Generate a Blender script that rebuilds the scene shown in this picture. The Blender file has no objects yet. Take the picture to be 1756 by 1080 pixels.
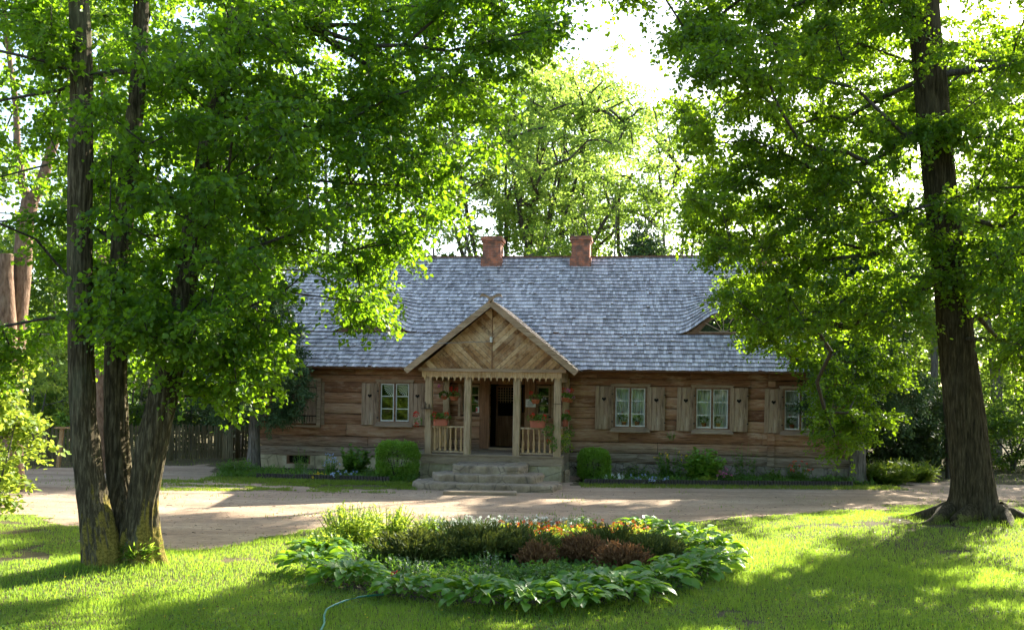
import bpy, math, random
import numpy as np
from mathutils import Vector, Matrix, noise as mnoise
R_ = math.radians
rng = np.random.default_rng(7)
random.seed(7)
C = bpy.context.scene.collection
sc = bpy.context.scene

# ------------------------------------------------------------------ camera, sky, sun
F, ROLL, H = 1707.0, 0.0155, 2.5
cam = bpy.data.objects.new('camera', bpy.data.cameras.new('camera'))
C.objects.link(cam)
cam.data.sensor_width = 36; cam.data.lens = 36 * F / 1756
cam.data.shift_y = 135 / 1756
cam.location = (0, 0, H)
cam.rotation_euler = (Matrix.Rotation(R_(90), 3, 'X') @ Matrix.Rotation(ROLL, 3, 'Z')).to_euler()
cam.data.clip_end = 2000
sc.camera = cam
SUN_AZ, SUN_EL = R_(39), R_(29.5)          # azimuth measured from +Y towards +X
w = bpy.data.worlds.new('World'); sc.world = w; w.use_nodes = True
nt = w.node_tree; nt.nodes.clear()
sky = nt.nodes.new('ShaderNodeTexSky'); sky.sky_type = 'NISHITA'; sky.sun_disc = False
sky.sun_elevation = SUN_EL; sky.sun_rotation = SUN_AZ
sky.air_density = 1.0; sky.dust_density = 1.6; sky.ozone_density = .6
bg = nt.nodes.new('ShaderNodeBackground'); bg.inputs[1].default_value = 0.095
wo = nt.nodes.new('ShaderNodeOutputWorld')
nt.links.new(sky.outputs[0], bg.inputs[0]); nt.links.new(bg.outputs[0], wo.inputs[0])
sl = bpy.data.lights.new('sun', 'SUN'); sl.energy = 5.0; sl.angle = R_(0.5); sl.color = (1, .93, .80)
so = bpy.data.objects.new('sun', sl); C.objects.link(so)
sd = Vector((math.sin(SUN_AZ) * math.cos(SUN_EL), math.cos(SUN_AZ) * math.cos(SUN_EL), math.sin(SUN_EL)))
so.rotation_euler = sd.to_track_quat('Z', 'Y').to_euler()
sc.view_settings.view_transform = 'Standard'; sc.view_settings.look = 'None'
sc.view_settings.exposure = 2.4; sc.view_settings.gamma = 1
cy = sc.cycles
cy.max_bounces = 7; cy.diffuse_bounces = 3; cy.glossy_bounces = 2; cy.transmission_bounces = 5
cy.transparent_max_bounces = 8; cy.use_denoising = True; cy.caustics_reflective = False; cy.caustics_refractive = False
cy.use_adaptive_sampling = True; cy.adaptive_threshold = 0.02; cy.sample_clamp_indirect = 6

# ------------------------------------------------------------------ picture <-> place
def ray(px, py):
    dx, dy = px - 878, py - 675
    u = dx * math.cos(ROLL) + dy * math.sin(ROLL); v = -dx * math.sin(ROLL) + dy * math.cos(ROLL)
    return u / F, -v / F
def at(px, py, Y):
    a, b = ray(px, py)
    return Vector((a * Y, Y, H + b * Y))
def gnd(px, py, z=0.0):
    a, b = ray(px, py); t = (z - H) / b
    return a * t, t
TH = R_(7.7); HC, HS = math.cos(TH), math.sin(TH)
W0 = (-0.2316, 30.9766)
def HL(x, y, z=0.0):                       # house coordinates -> world
    return Vector((W0[0] + x * HC + y * HS, W0[1] - x * HS + y * HC, z))

# ------------------------------------------------------------------ helpers
def link(name, me, m=None, parent=None):
    o = bpy.data.objects.new(name, me); C.objects.link(o)
    if m is not None and me is not None and len(me.materials) == 0: me.materials.append(m)
    if parent is not None: o.parent = parent
    return o
def tag(o, label=None, cat=None, group=None, kind=None):
    if label: o['label'] = label
    if cat: o['category'] = cat
    if group: o['group'] = group
    if kind: o['kind'] = kind
    return o
def empty(name, loc=(0, 0, 0), rz=0, label=None, cat=None, group=None):
    o = bpy.data.objects.new(name, None); C.objects.link(o)
    o.location = loc; o.rotation_euler = (0, 0, rz); o.empty_display_size = .1
    return tag(o, label, cat, group)
def copy_tree(o, parent=None):
    c = o.copy(); C.objects.link(c)
    c.parent = parent
    for ch in list(o.children): copy_tree(ch, c)
    return c

class MB:
    def __init__(s): s.v = []; s.f = []
    def add(s, vs, fs):
        n = len(s.v); s.v += [tuple(a) for a in vs]; s.f += [tuple(i + n for i in f) for f in fs]; return s
    def box(s, x0, y0, z0, x1, y1, z1, M=None):
        vs = [(x0, y0, z0), (x1, y0, z0), (x1, y1, z0), (x0, y1, z0), (x0, y0, z1), (x1, y0, z1), (x1, y1, z1), (x0, y1, z1)]
        if M: vs = [M @ Vector(v) for v in vs]
        return s.add(vs, [(0, 3, 2, 1), (4, 5, 6, 7), (0, 1, 5, 4), (1, 2, 6, 5), (2, 3, 7, 6), (3, 0, 4, 7)])
    def cbox(s, x0, y0, z0, x1, y1, z1, c=.01, M=None):        # box with chamfered edges in xy (runs along z)
        pr = [(x0 + c, y0), (x1 - c, y0), (x1, y0 + c), (x1, y1 - c), (x1 - c, y1), (x0 + c, y1), (x0, y1 - c), (x0, y0 + c)]
        vs = [(a, b, z0) for a, b in pr] + [(a, b, z1) for a, b in pr]
        if M: vs = [M @ Vector(v) for v in vs]
        return s.add(vs, [tuple(range(7, -1, -1)), tuple(range(8, 16))] + [(i, (i + 1) % 8, 8 + (i + 1) % 8, 8 + i) for i in range(8)])
    def beam(s, a, b, w_, h_):                                  # rectangular bar between two points
        a = Vector(a); b = Vector(b); d = (b - a).normalized()
        up = Vector((0, 0, 1)) if abs(d.z) < .95 else Vector((0, 1, 0))
        x = d.cross(up).normalized() * w_ / 2; y = x.cross(d).normalized() * h_ / 2
        vs = [a - x - y, a + x - y, a + x + y, a - x + y, b - x - y, b + x - y, b + x + y, b - x + y]
        return s.add(vs, [(3, 2, 1, 0), (4, 5, 6, 7), (0, 1, 5, 4), (1, 2, 6, 5), (2, 3, 7, 6), (3, 0, 4, 7)])
    def tube(s, pts, rad, n=8, cap=True):
        pts = [Vector(p) for p in pts]; k = len(pts); vs = []; fs = []
        if not hasattr(rad, '__len__'): rad = [rad] * k
        for i, p in enumerate(pts):
            d = (pts[min(i + 1, k - 1)] - pts[max(i - 1, 0)]).normalized()
            ref = Vector((0, 1, 0)) if abs(d.y) < .9 else Vector((1, 0, 0))
            x = d.cross(ref).normalized(); y = x.cross(d)
            for j in range(n):
                a = 2 * math.pi * j / n
                vs.append(p + (x * math.cos(a) + y * math.sin(a)) * rad[i])
        for i in range(k - 1):
            for j in range(n):
                j2 = (j + 1) % n
                fs.append((i * n + j, i * n + j2, (i + 1) * n + j2, (i + 1) * n + j))
        if cap: fs += [tuple(range(n)), tuple(range((k - 1) * n + n - 1, (k - 1) * n - 1, -1))]
        return s.add(vs, fs)
    def lathe(s, prof, n=12, M=None):                           # prof: list of (r, z)
        vs = []; fs = []; k = len(prof)
        for r, z in prof:
            for j in range(n):
                a = 2 * math.pi * j / n; p = Vector((r * math.cos(a), r * math.sin(a), z))
                vs.append(M @ p if M else p)
        for i in range(k - 1):
            for j in range(n):
                j2 = (j + 1) % n; fs.append((i * n + j, i * n + j2, (i + 1) * n + j2, (i + 1) * n + j))
        fs += [tuple(range(n - 1, -1, -1)), tuple(range((k - 1) * n, k * n))]
        return s.add(vs, fs)
    def prism(s, poly, y0, y1):                                 # polygon in xz extruded along y
        n = len(poly)
        vs = [(a, y0, b) for a, b in poly] + [(a, y1, b) for a, b in poly]
        return s.add(vs, [tuple(range(n)), tuple(range(2 * n - 1, n - 1, -1))] + [((i + 1) % n, i, n + i, n + (i + 1) % n) for i in range(n)])
    def build(s, name, m, parent=None, smooth=False, loc=None):
        me = bpy.data.meshes.new(name); me.from_pydata(s.v, [], s.f); me.update()
        if smooth: me.polygons.foreach_set('use_smooth', [True] * len(me.polygons))
        o = link(name, me, m, parent)
        if loc is not None: o.location = loc
        return o

def np_mesh(name, V, Fc, k, smooth=False):
    """V (n,3), Fc flat loop indices, k verts per face (int)"""
    me = bpy.data.meshes.new(name); V = np.ascontiguousarray(V, dtype=np.float32)
    Fc = np.ascontiguousarray(Fc, dtype=np.int32).ravel(); nf = len(Fc) // k
    me.vertices.add(len(V)); me.vertices.foreach_set('co', V.ravel())
    me.loops.add(len(Fc)); me.loops.foreach_set('vertex_index', Fc)
    me.polygons.add(nf); me.polygons.foreach_set('loop_start', np.arange(0, nf * k, k, dtype=np.int32))
    if smooth: me.polygons.foreach_set('use_smooth', np.ones(nf, dtype=bool))
    me.update(calc_edges=True); me.validate()
    return me

# ------------------------------------------------------------------ value noise
_T = np.random.default_rng(3).random((256, 256))
def vn(x, y, s=1.0, o=0):
    x = np.asarray(x, float) / s + 37.3 * o + 1000; y = np.asarray(y, float) / s + 17.7 * o + 1000
    xi = np.floor(x).astype(int); yi = np.floor(y).astype(int); fx = x - xi; fy = y - yi
    fx = fx * fx * (3 - 2 * fx); fy = fy * fy * (3 - 2 * fy)
    g = lambda a, b: _T[a % 256, b % 256]
    return (g(xi, yi) * (1 - fx) + g(xi + 1, yi) * fx) * (1 - fy) + (g(xi, yi + 1) * (1 - fx) + g(xi + 1, yi + 1) * fx) * fy
def inpoly(x, y, P):
    x = np.asarray(x, float); y = np.asarray(y, float); r = np.zeros(x.shape, bool); n = len(P)
    for i in range(n):
        x0, y0 = P[i]; x1, y1 = P[(i + 1) % n]
        if y0 == y1: continue
        c = (y0 > y) != (y1 > y)
        r ^= c & (x < (x1 - x0) * (y - y0) / (y1 - y0) + x0)
    return r
def hgt(x, y):                                # lie of the land
    x = np.asarray(x, float); y = np.asarray(y, float)
    m = .28 * np.exp(-(((x - 9.2) / 3.2) ** 2 + ((y - 18.6) / 2.2) ** 2))
    m = m + .10 * np.exp(-(((x + 5.3) / 1.3) ** 2 + ((y - 13.7) / 1.1) ** 2))
    m = m + .03 * (vn(x, y, 1.7, 1) - .5) * (y < 26) + .05 * (vn(x, y, 4.5, 2) - .5) * (y < 22)
    return m
def hz(x, y): return float(hgt(x, y))

# ------------------------------------------------------------------ materials
def newmat(name):
    m = bpy.data.materials.new(name); m.use_nodes = True; t = m.node_tree
    return m, t, t.nodes['Principled BSDF'], t.nodes['Material Output']
def N(t, ty, **kw):
    n = t.nodes.new(ty)
    for k, v in kw.items(): setattr(n, k, v)
    return n
def ramp(t, fac, stops):
    r = N(t, 'ShaderNodeValToRGB'); e = r.color_ramp.elements
    while len(e) < len(stops): e.new(.5)
    for i, (p, c) in enumerate(stops): e[i].position = p; e[i].color = (*c, 1)
    t.links.new(fac, r.inputs[0]); return r.outputs[0]
def mixc(t, fac, a, b, mode='MIX'):
    n = N(t, 'ShaderNodeMix', data_type='RGBA', blend_type=mode)
    if hasattr(fac, 'links'): t.links.new(fac, n.inputs[0])
    else: n.inputs[0].default_value = fac
    for s_, i in ((a, 6), (b, 7)):
        if hasattr(s_, 'links'): t.links.new(s_, n.inputs[i])
        else: n.inputs[i].default_value = (*s_, 1)
    return n.outputs[2]
def math_(t, op, a, b=None):
    n = N(t, 'ShaderNodeMath', operation=op)
    for i, s_ in enumerate((a, b)):
        if s_ is None: continue
        if hasattr(s_, 'links'): t.links.new(s_, n.inputs[i])
        else: n.inputs[i].default_value = s_
    return n.outputs[0]
def tex(t, scale, st=(1, 1, 1), detail=5, rough=.6, kind='noise', off=None):
    co = N(t, 'ShaderNodeTexCoord'); mp = N(t, 'ShaderNodeMapping'); mp.inputs['Scale'].default_value = st
    t.links.new(co.outputs['Object'], mp.inputs[0])
    if off is not None:
        cb = N(t, 'ShaderNodeCombineXYZ'); mu = math_(t, 'MULTIPLY', off, 37.0)
        for i in range(3): t.links.new(mu, cb.inputs[i])
        t.links.new(cb.outputs[0], mp.inputs['Location'])
    if kind == 'noise':
        n = N(t, 'ShaderNodeTexNoise'); n.inputs['Scale'].default_value = scale; n.inputs['Detail'].default_value = detail
        n.inputs['Roughness'].default_value = rough; t.links.new(mp.outputs[0], n.inputs['Vector']); return n.outputs['Fac']
    n = N(t, 'ShaderNodeTexVoronoi', feature=kind); n.inputs['Scale'].default_value = scale
    t.links.new(mp.outputs[0], n.inputs['Vector']); return n.outputs['Distance']
def bump(t, b, h, strength=.5, dist=.02):
    n = N(t, 'ShaderNodeBump'); n.inputs['Strength'].default_value = strength; n.inputs['Distance'].default_value = dist
    t.links.new(h, n.inputs['Height']); t.links.new(n.outputs[0], b.inputs['Normal'])
def island(t): return N(t, 'ShaderNodeNewGeometry').outputs['Random Per Island']

def wood(name, cols, grain=(1, 14, 14), scale=2.2, isl=.5, rough=.85, bs=.5, stain=None, bands=None):
    """weathered wood: grain stretched along one axis, colour differs board by board"""
    m, t, b, o = newmat(name); r = island(t)
    g = tex(t, scale, grain, 8, .7, off=r)
    big = tex(t, .9, (1, 1, 1), 3, .6, off=r)
    f = math_(t, 'ADD', math_(t, 'MULTIPLY', g, 1 - isl * .5), math_(t, 'MULTIPLY', r, isl))
    f = math_(t, 'ADD', math_(t, 'MULTIPLY', big, .35), math_(t, 'SUBTRACT', f, .3))
    n = len(cols); c = ramp(t, f, [(.12 + .76 * i / (n - 1), cols[i]) for i in range(n)])
    if stain:
        sn = tex(t, stain[0], stain[1], 4, .6)
        c = mixc(t, ramp(t, sn, [(stain[2], (0, 0, 0)), (stain[2] + .15, (1, 1, 1))]), c, stain[3])
    st2 = tex(t, 1.5, tuple(max(.25, q * .22) if q > 1 else q * .8 for q in grain), 6, .7)
    c = mixc(t, ramp(t, st2, [(.52, (0, 0, 0)), (.68, (.55, .55, .55))]), c, tuple(min(.7, q * 1.25) for q in cols[-1]))
    c = mixc(t, ramp(t, st2, [(.30, (.6, .6, .6)), (.44, (0, 0, 0))]), c, tuple(q * .7 for q in cols[0]))
    if bands:                                                    # lower logs bleached and lichened
        co = N(t, 'ShaderNodeTexCoord'); sp = N(t, 'ShaderNodeSeparateXYZ'); t.links.new(co.outputs['Object'], sp.inputs[0])
        bb = math_(t, 'ADD', sp.outputs[2], math_(t, 'MULTIPLY', tex(t, 1.3, (1, 1, 3), 4), -.5))
        c = mixc(t, ramp(t, bb, [(bands[0], (1, 1, 1)), (bands[1], (0, 0, 0))]), c, mixc(t, ramp(t, g, [(.4, (0, 0, 0)), (.65, (1, 1, 1))]), bands[2], bands[3]))
    dark = ramp(t, g, [(.30, (.45, .42, .40)), (.46, (1, 1, 1))])
    c = mixc(t, 1.0, c, dark, 'MULTIPLY')
    t.links.new(c, b.inputs['Base Color']); b.inputs['Roughness'].default_value = rough
    b.inputs['Specular IOR Level'].default_value = .25
    bump(t, b, g, bs, .012); return m

def leafmat(name, cols, trans, tf=.5, rough=.45, spec=.35, wob=.5):
    m, t, b, o = newmat(name); r = island(t)
    big = tex(t, .8, (1, 1, 1), 2)
    f = math_(t, 'ADD', math_(t, 'MULTIPLY', r, 1 - wob), math_(t, 'MULTIPLY', big, wob))
    n = len(cols); c = ramp(t, f, [(.15 + .7 * i / max(1, n - 1), cols[i]) for i in range(n)])
    t.links.new(c, b.inputs['Base Color']); b.inputs['Roughness'].default_value = rough
    b.inputs['Specular IOR Level'].default_value = spec
    tr = N(t, 'ShaderNodeBsdfTranslucent'); tc = mixc(t, .75, c, trans)
    t.links.new(tc, tr.inputs[0]); mx = N(t, 'ShaderNodeMixShader'); mx.inputs[0].default_value = tf
    t.links.new(b.outputs[0], mx.inputs[1]); t.links.new(tr.outputs[0], mx.inputs[2]); t.links.new(mx.outputs[0], o.inputs[0])
    return m

def simple(name, col, rough=.7, col2=None, scale=8, bs=.0, metal=0, spec=.4, st=(1, 1, 1)):
    m, t, b, o = newmat(name)
    n = tex(t, scale, st, 6)
    c2 = col2 or tuple(x * .7 for x in col)
    c = ramp(t, n, [(.35, c2), (.65, col)])
    t.links.new(c, b.inputs['Base Color']); b.inputs['Roughness'].default_value = rough
    b.inputs['Metallic'].default_value = metal; b.inputs['Specular IOR Level'].default_value = spec
    if bs: bump(t, b, n, bs, .01)
    return m

M = {}
M['log'] = wood('log_wood', [(.08, .034, .017), (.20, .092, .044), (.31, .158, .080), (.39, .235, .135), (.46, .34, .225)], (.9, 12, 12), 2.0, .38,
                bands=(.40, .88, (.14, .10, .065), (.33, .27, .195)))
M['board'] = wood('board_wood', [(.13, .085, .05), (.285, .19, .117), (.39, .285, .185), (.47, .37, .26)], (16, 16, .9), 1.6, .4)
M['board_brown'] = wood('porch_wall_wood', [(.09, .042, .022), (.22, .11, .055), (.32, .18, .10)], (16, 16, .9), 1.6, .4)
M['trim'] = wood('trim_wood', [(.17, .11, .062), (.31, .215, .13), (.42, .325, .22)], (1, 14, 14), 2.0, .4)
M['frame'] = wood('frame_wood', [(.08, .042, .022), (.19, .105, .055), (.27, .17, .10)], (8, 8, 8), 1.6, .3)
M['gable'] = wood('gable_wood', [(.075, .036, .016), (.22, .115, .048), (.40, .245, .11), (.58, .44, .27)], (3, 3, 3), 2.6, .6)
M['post'] = wood('post_wood', [(.20, .135, .075), (.35, .255, .15), (.47, .37, .24)], (14, 14, .8), 1.6, .3, stain=(1.6, (1, 1, .5), .56, (.17, .17, .05)))
M['carved'] = wood('carved_wood', [(.28, .155, .065), (.44, .285, .135), (.54, .40, .235)], (9, 9, 1), 3, .3)
M['floor'] = wood('floor_wood', [(.16, .115, .07), (.27, .205, .135), (.36, .29, .20)], (1, 12, 12), 2, .4)
M['fencew'] = wood('fence_wood', [(.06, .052, .025), (.13, .11, .052), (.19, .165, .09)], (14, 14, .9), 2, .4)
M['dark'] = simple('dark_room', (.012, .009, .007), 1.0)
M['white'] = simple('white_paint', (.72, .71, .66), .5, (.5, .5, .46), 20)
M['iron'] = simple('old_iron', (.04, .03, .025), .7, (.02, .015, .012), 20, .2, .4)
M['terra'] = simple('terracotta', (.48, .15, .06), .75, (.36, .11, .05), 14, .1)
M['plastic'] = simple('brown_plastic_pot', (.36, .10, .05), .5, (.30, .08, .04), 10)
M['soil'] = simple('soil', (.07, .05, .035), 1, (.03, .022, .015), 6, .8)
M['rubber'] = simple('edging_plastic', (.055, .042, .04), .7, (.03, .024, .022), 12, .1)

def shingle_mat():
    m, t, b, o = newmat('roof_shingle'); r = island(t)
    g = tex(t, 3.0, (22, 2, 2), 5, .7, off=r)
    big = tex(t, .55, (1, 1, 1), 4)
    f = math_(t, 'ADD', math_(t, 'MULTIPLY', r, .34), math_(t, 'ADD', math_(t, 'MULTIPLY', g, .6), math_(t, 'MULTIPLY', big, .35)))
    c = ramp(t, f, [(.30, (.075, .068, .064)), (.48, (.23, .215, .205)), (.66, (.42, .39, .37)), (.86, (.66, .62, .58))])
    moss = tex(t, 1.1, (1, 1, 1), 6, .7)
    c = mixc(t, ramp(t, moss, [(.60, (0, 0, 0)), (.74, (.6, .6, .6))]), c, (.10, .10, .05))
    t.links.new(c, b.inputs['Base Color']); b.inputs['Roughness'].default_value = .5; b.inputs['Specular IOR Level'].default_value = .5
    bump(t, b, g, .4, .01); return m
M['shingle'] = shingle_mat()

def brick_mat():
    m, t, b, o = newmat('chimney_brick')
    co = N(t, 'ShaderNodeTexCoord'); sp = N(t, 'ShaderNodeSeparateXYZ'); t.links.new(co.outputs['Object'], sp.inputs[0])
    cb = N(t, 'ShaderNodeCombineXYZ'); t.links.new(math_(t, 'ADD', sp.outputs[0], sp.outputs[1]), cb.inputs[0]); t.links.new(sp.outputs[2], cb.inputs[1])
    br = N(t, 'ShaderNodeTexBrick'); t.links.new(cb.outputs[0], br.inputs[0]); br.inputs['Scale'].default_value = 1
    br.inputs['Brick Width'].default_value = .25; br.inputs['Row Height'].default_value = .078; br.inputs['Mortar Size'].default_value = .006
    br.inputs['Color1'].default_value = (.50, .15, .06, 1); br.inputs['Color2'].default_value = (.28, .09, .045, 1); br.inputs['Mortar'].default_value = (.28, .20, .16, 1)
    n = tex(t, 5, (1, 1, 1), 6)
    c = mixc(t, ramp(t, n, [(.40, (0, 0, 0)), (.62, (.85, .85, .85))]), br.outputs[0], (.10, .065, .045))
    t.links.new(c, b.inputs['Base Color']); b.inputs['Roughness'].default_value = .9; bump(t, b, br.outputs['Fac'], -.5, .01); return m
M['brick'] = brick_mat()

def stone_mat(name, c1, c2, c3, vs=3.0, crack=.5):
    m, t, b, o = newmat(name)
    n = tex(t, 3.2, (1, 1, 1), 8, .7); n2 = tex(t, .9, (1, 1, 1), 3)
    c = ramp(t, math_(t, 'ADD', math_(t, 'MULTIPLY', n, .7), math_(t, 'MULTIPLY', n2, .3)), [(.3, c1), (.5, c2), (.7, c3)])
    v = tex(t, vs, (1, 1, 1), kind='DISTANCE_TO_EDGE')
    c = mixc(t, ramp(t, v, [(.0, (crack, crack, crack)), (.035, (0, 0, 0))]), c, (.03, .027, .02))
    t.links.new(c, b.inputs['Base Color']); b.inputs['Roughness'].default_value = .92; bump(t, b, n, .8, .03); return m
M['stone'] = stone_mat('foundation_stone', (.15, .125, .065), (.36, .31, .18), (.52, .46, .32), 1.3, .5)
M['step'] = stone_mat('step_stone', (.09, .068, .042), (.24, .185, .12), (.39, .315, .22), 1.7, .6)
M['fieldstone'] = stone_mat('field_stone', (.08, .075, .05), (.23, .20, .15), (.38, .34, .28), 3.4, .9)

def bark_mat(name, c1, c2, c3, moss=None, mz=1.0, lich=(.17, .20, .12), st=(9, 9, 1.1), bs=1.0):
    m, t, b, o = newmat(name)
    n = tex(t, 3.0, st, 8, .65); n2 = tex(t, 1.3, (1, 1, .6), 5)
    c = ramp(t, n, [(.32, c1), (.5, c2), (.68, c3)])
    c = mixc(t, ramp(t, n2, [(.55, (0, 0, 0)), (.72, (.7, .7, .7))]), c, lich)
    if moss:
        co = N(t, 'ShaderNodeTexCoord'); sp = N(t, 'ShaderNodeSeparateXYZ'); t.links.new(co.outputs['Object'], sp.inputs[0])
        k = math_(t, 'ADD', math_(t, 'MULTIPLY', sp.outputs[2], -1 / mz), math_(t, 'MULTIPLY', tex(t, 4.5, (1, 1, .5), 6, .7), 2.6))
        gn = N(t, 'ShaderNodeSeparateXYZ'); t.links.new(N(t, 'ShaderNodeNewGeometry').outputs['True Normal'], gn.inputs[0]); k = math_(t, 'ADD', k, math_(t, 'MULTIPLY', gn.outputs[0], .38))
        c = mixc(t, ramp(t, k, [(.86, (0, 0, 0)), (1.0, (1, 1, 1))]), c, ramp(t, tex(t, 30, detail=3), [(.35, moss[0]), (.65, moss[1])]))
    t.links.new(c, b.inputs['Base Color']); b.inputs['Roughness'].default_value = .95; b.inputs['Specular IOR Level'].default_value = .15
    bump(t, b, n, bs, .03); return m
M['bark'] = bark_mat('lime_bark', (.018, .014, .007), (.064, .051, .026), (.19, .158, .088), ((.09, .075, .012), (.24, .19, .04)), 1.1, lich=(.13, .14, .08))
M['bark2'] = bark_mat('old_lime_bark', (.012, .009, .004), (.044, .034, .016), (.098, .077, .040), ((.06, .06, .01), (.12, .12, .03)), .4, lich=(.09, .075, .045))
M['barkdark'] = bark_mat('branch_bark', (.03, .025, .018), (.07, .06, .045), (.12, .10, .08))
M['barkgrey'] = bark_mat('grey_bark', (.05, .045, .035), (.13, .115, .09), (.22, .20, .17))
M['barkpine'] = bark_mat('pinkish_bark', (.09, .055, .033), (.20, .125, .08), (.29, .20, .135), lich=(.22, .18, .12), st=(5, 5, 1.5))
M['lime'] = leafmat('lime_leaf', [(.016, .050, .006), (.036, .094, .010), (.054, .124, .013), (.10, .185, .024)], (.34, .60, .013), .5, .5, .3)
M['lime2'] = leafmat('right_lime_leaf', [(.016, .050, .005), (.038, .094, .009), (.058, .124, .012), (.11, .185, .022)], (.38, .60, .012), .5, .5, .3)
M['ash'] = leafmat('ash_leaf', [(.09, .16, .028), (.14, .23, .042), (.20, .28, .055)], (.42, .60, .08), .5, .5, .3)
M['wood1'] = leafmat('woodland_leaf', [(.03, .08, .012), (.06, .13, .02), (.10, .17, .03)], (.28, .42, .03), .5, .5, .3)
M['maple'] = leafmat('maple_leaf', [(.12, .20, .03), (.17, .26, .04), (.22, .30, .05)], (.5, .6, .05), .45, .5, .3)
M['thuja'] = leafmat('thuja_leaf', [(.03, .065, .024), (.055, .105, .038), (.085, .14, .055)], (.12, .20, .05), .2, .6, .2)
M['yew'] = leafmat('yew_leaf', [(.02, .04, .012), (.04, .07, .02), (.065, .10, .03)], (.10, .16, .02), .2, .6, .2)
M['box'] = leafmat('boxwood_leaf', [(.07, .17, .018), (.13, .27, .03), (.20, .36, .05)], (.4, .6, .04), .35, .4, .4)
M['hosta'] = leafmat('hosta_leaf', [(.055, .155, .016), (.085, .205, .022), (.13, .25, .035)], (.38, .62, .02), .4, .42, .4, .2)
M['peren'] = leafmat('perennial_leaf', [(.04, .11, .015), (.07, .16, .025), (.12, .22, .035)], (.25, .45, .03), .4, .5, .3)
M['yellow'] = leafmat('yellow_green_leaf', [(.14, .24, .02), (.22, .33, .03), (.30, .40, .05)], (.62, .75, .06), .5, .5, .3)
M['juni'] = leafmat('juniper_leaf', [(.030, .050, .012), (.060, .085, .018), (.115, .130, .026)], (.22, .26, .03), .2, .7, .2)
M['junib'] = leafmat('dry_juniper_leaf', [(.09, .05, .022), (.17, .09, .038), (.24, .14, .06)], (.25, .12, .04), .2, .8, .1)
M['silver'] = leafmat('silver_leaf', [(.16, .20, .14), (.25, .30, .22), (.34, .38, .30)], (.3, .35, .2), .25, .7, .2)
M['grass'] = leafmat('grass_blade', [(.036, .095, .010), (.066, .148, .014), (.112, .195, .026), (.26, .245, .10)], (.46, .68, .05), .5, .5, .3, .45)
M['grass2'] = leafmat('rough_grass_blade', [(.05, .11, .015), (.09, .16, .02), (.14, .20, .03)], (.4, .52, .03), .4, .5, .3)
M['red'] = leafmat('red_petal', [(.55, .015, .012), (.75, .03, .02)], (.8, .05, .03), .3, .6, .2)
M['orange'] = leafmat('orange_petal', [(.35, .02, .008), (.50, .05, .008), (.62, .14, .01)], (.6, .12, .02), .3, .6, .2, .1)
M['ypetal'] = leafmat('yellow_petal', [(.7, .45, .02), (.8, .6, .03)], (.8, .6, .05), .3, .6, .2)
M['wpetal'] = leafmat('white_petal', [(.65, .68, .62), (.8, .82, .78)], (.8, .8, .75), .3, .6, .2)
M['bpetal'] = leafmat('blue_petal', [(.30, .38, .60), (.45, .52, .72)], (.5, .55, .8), .3, .6, .2)
M['pink'] = leafmat('pink_petal', [(.6, .08, .25), (.7, .2, .5)], (.7, .2, .5), .3, .6, .2)

def glass_mat():
    m, t, b, o = newmat('window_glass'); t.nodes.remove(b)
    gl = N(t, 'ShaderNodeBsdfGlossy'); gl.inputs['Roughness'].default_value = .02; gl.inputs[0].default_value = (.9, .95, .9, 1)
    tr = N(t, 'ShaderNodeBsdfTransparent'); tr.inputs[0].default_value = (.80, .84, .80, 1)
    lw = N(t, 'ShaderNodeLayerWeight'); lw.inputs[0].default_value = .18
    mx = N(t, 'ShaderNodeMixShader'); t.links.new(math_(t, 'ADD', lw.outputs['Fresnel'], .06), mx.inputs[0])
    t.links.new(tr.outputs[0], mx.inputs[1]); t.links.new(gl.outputs[0], mx.inputs[2]); t.links.new(mx.outputs[0], o.inputs[0]); return m
M['glass'] = glass_mat()
M['curtain'] = leafmat('net_curtain', [(.70, .71, .68), (.78, .78, .75)], (.6, .6, .55), .3, .9, .1)

# ------------------------------------------------------------------ ground
def ground_mat():
    m, t, b, o = newmat('lawn_ground')
    n = tex(t, 1.2, (1, 1, 1), 6, .65); n2 = tex(t, 14, (1, 1, 1), 5, .7)
    c = ramp(t, n, [(.35, (.06, .06, .022)), (.55, (.10, .085, .04)), (.75, (.15, .115, .07))])
    c = mixc(t, ramp(t, n2, [(.45, (0, 0, 0)), (.7, (.6, .6, .6))]), c, (.075, .055, .035))
    t.links.new(c, b.inputs['Base Color']); b.inputs['Roughness'].default_value = 1; b.inputs['Specular IOR Level'].default_value = .1
    bump(t, b, n2, .8, .03); return m
def path_mat():
    m, t, b, o = newmat('packed_sand')
    n = tex(t, .7, (.45, 1.7, 1), 6, .65); n2 = tex(t, 6, (.8, 1.9, 1), 9, .8); n3 = tex(t, 60, (1, 1, 1), 4, .8)
    c = ramp(t, n, [(.3, (.28, .19, .12)), (.5, (.44, .315, .205)), (.68, (.57, .435, .295))])
    c = mixc(t, ramp(t, n2, [(.40, (.65, .65, .65)), (.60, (0, 0, 0))]), c, (.17, .13, .095))
    c = mixc(t, ramp(t, n3, [(.60, (0, 0, 0)), (.72, (.5, .5, .5))]), c, (.12, .09, .07))
    t.links.new(c, b.inputs['Base Color']); b.inputs['Roughness'].default_value = .95; b.inputs['Specular IOR Level'].default_value = .15
    bump(t, b, math_(t, 'ADD', n2, math_(t, 'MULTIPLY', n3, .4)), .9, .04); return m
M['ground'] = ground_mat(); M['path'] = path_mat()

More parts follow.
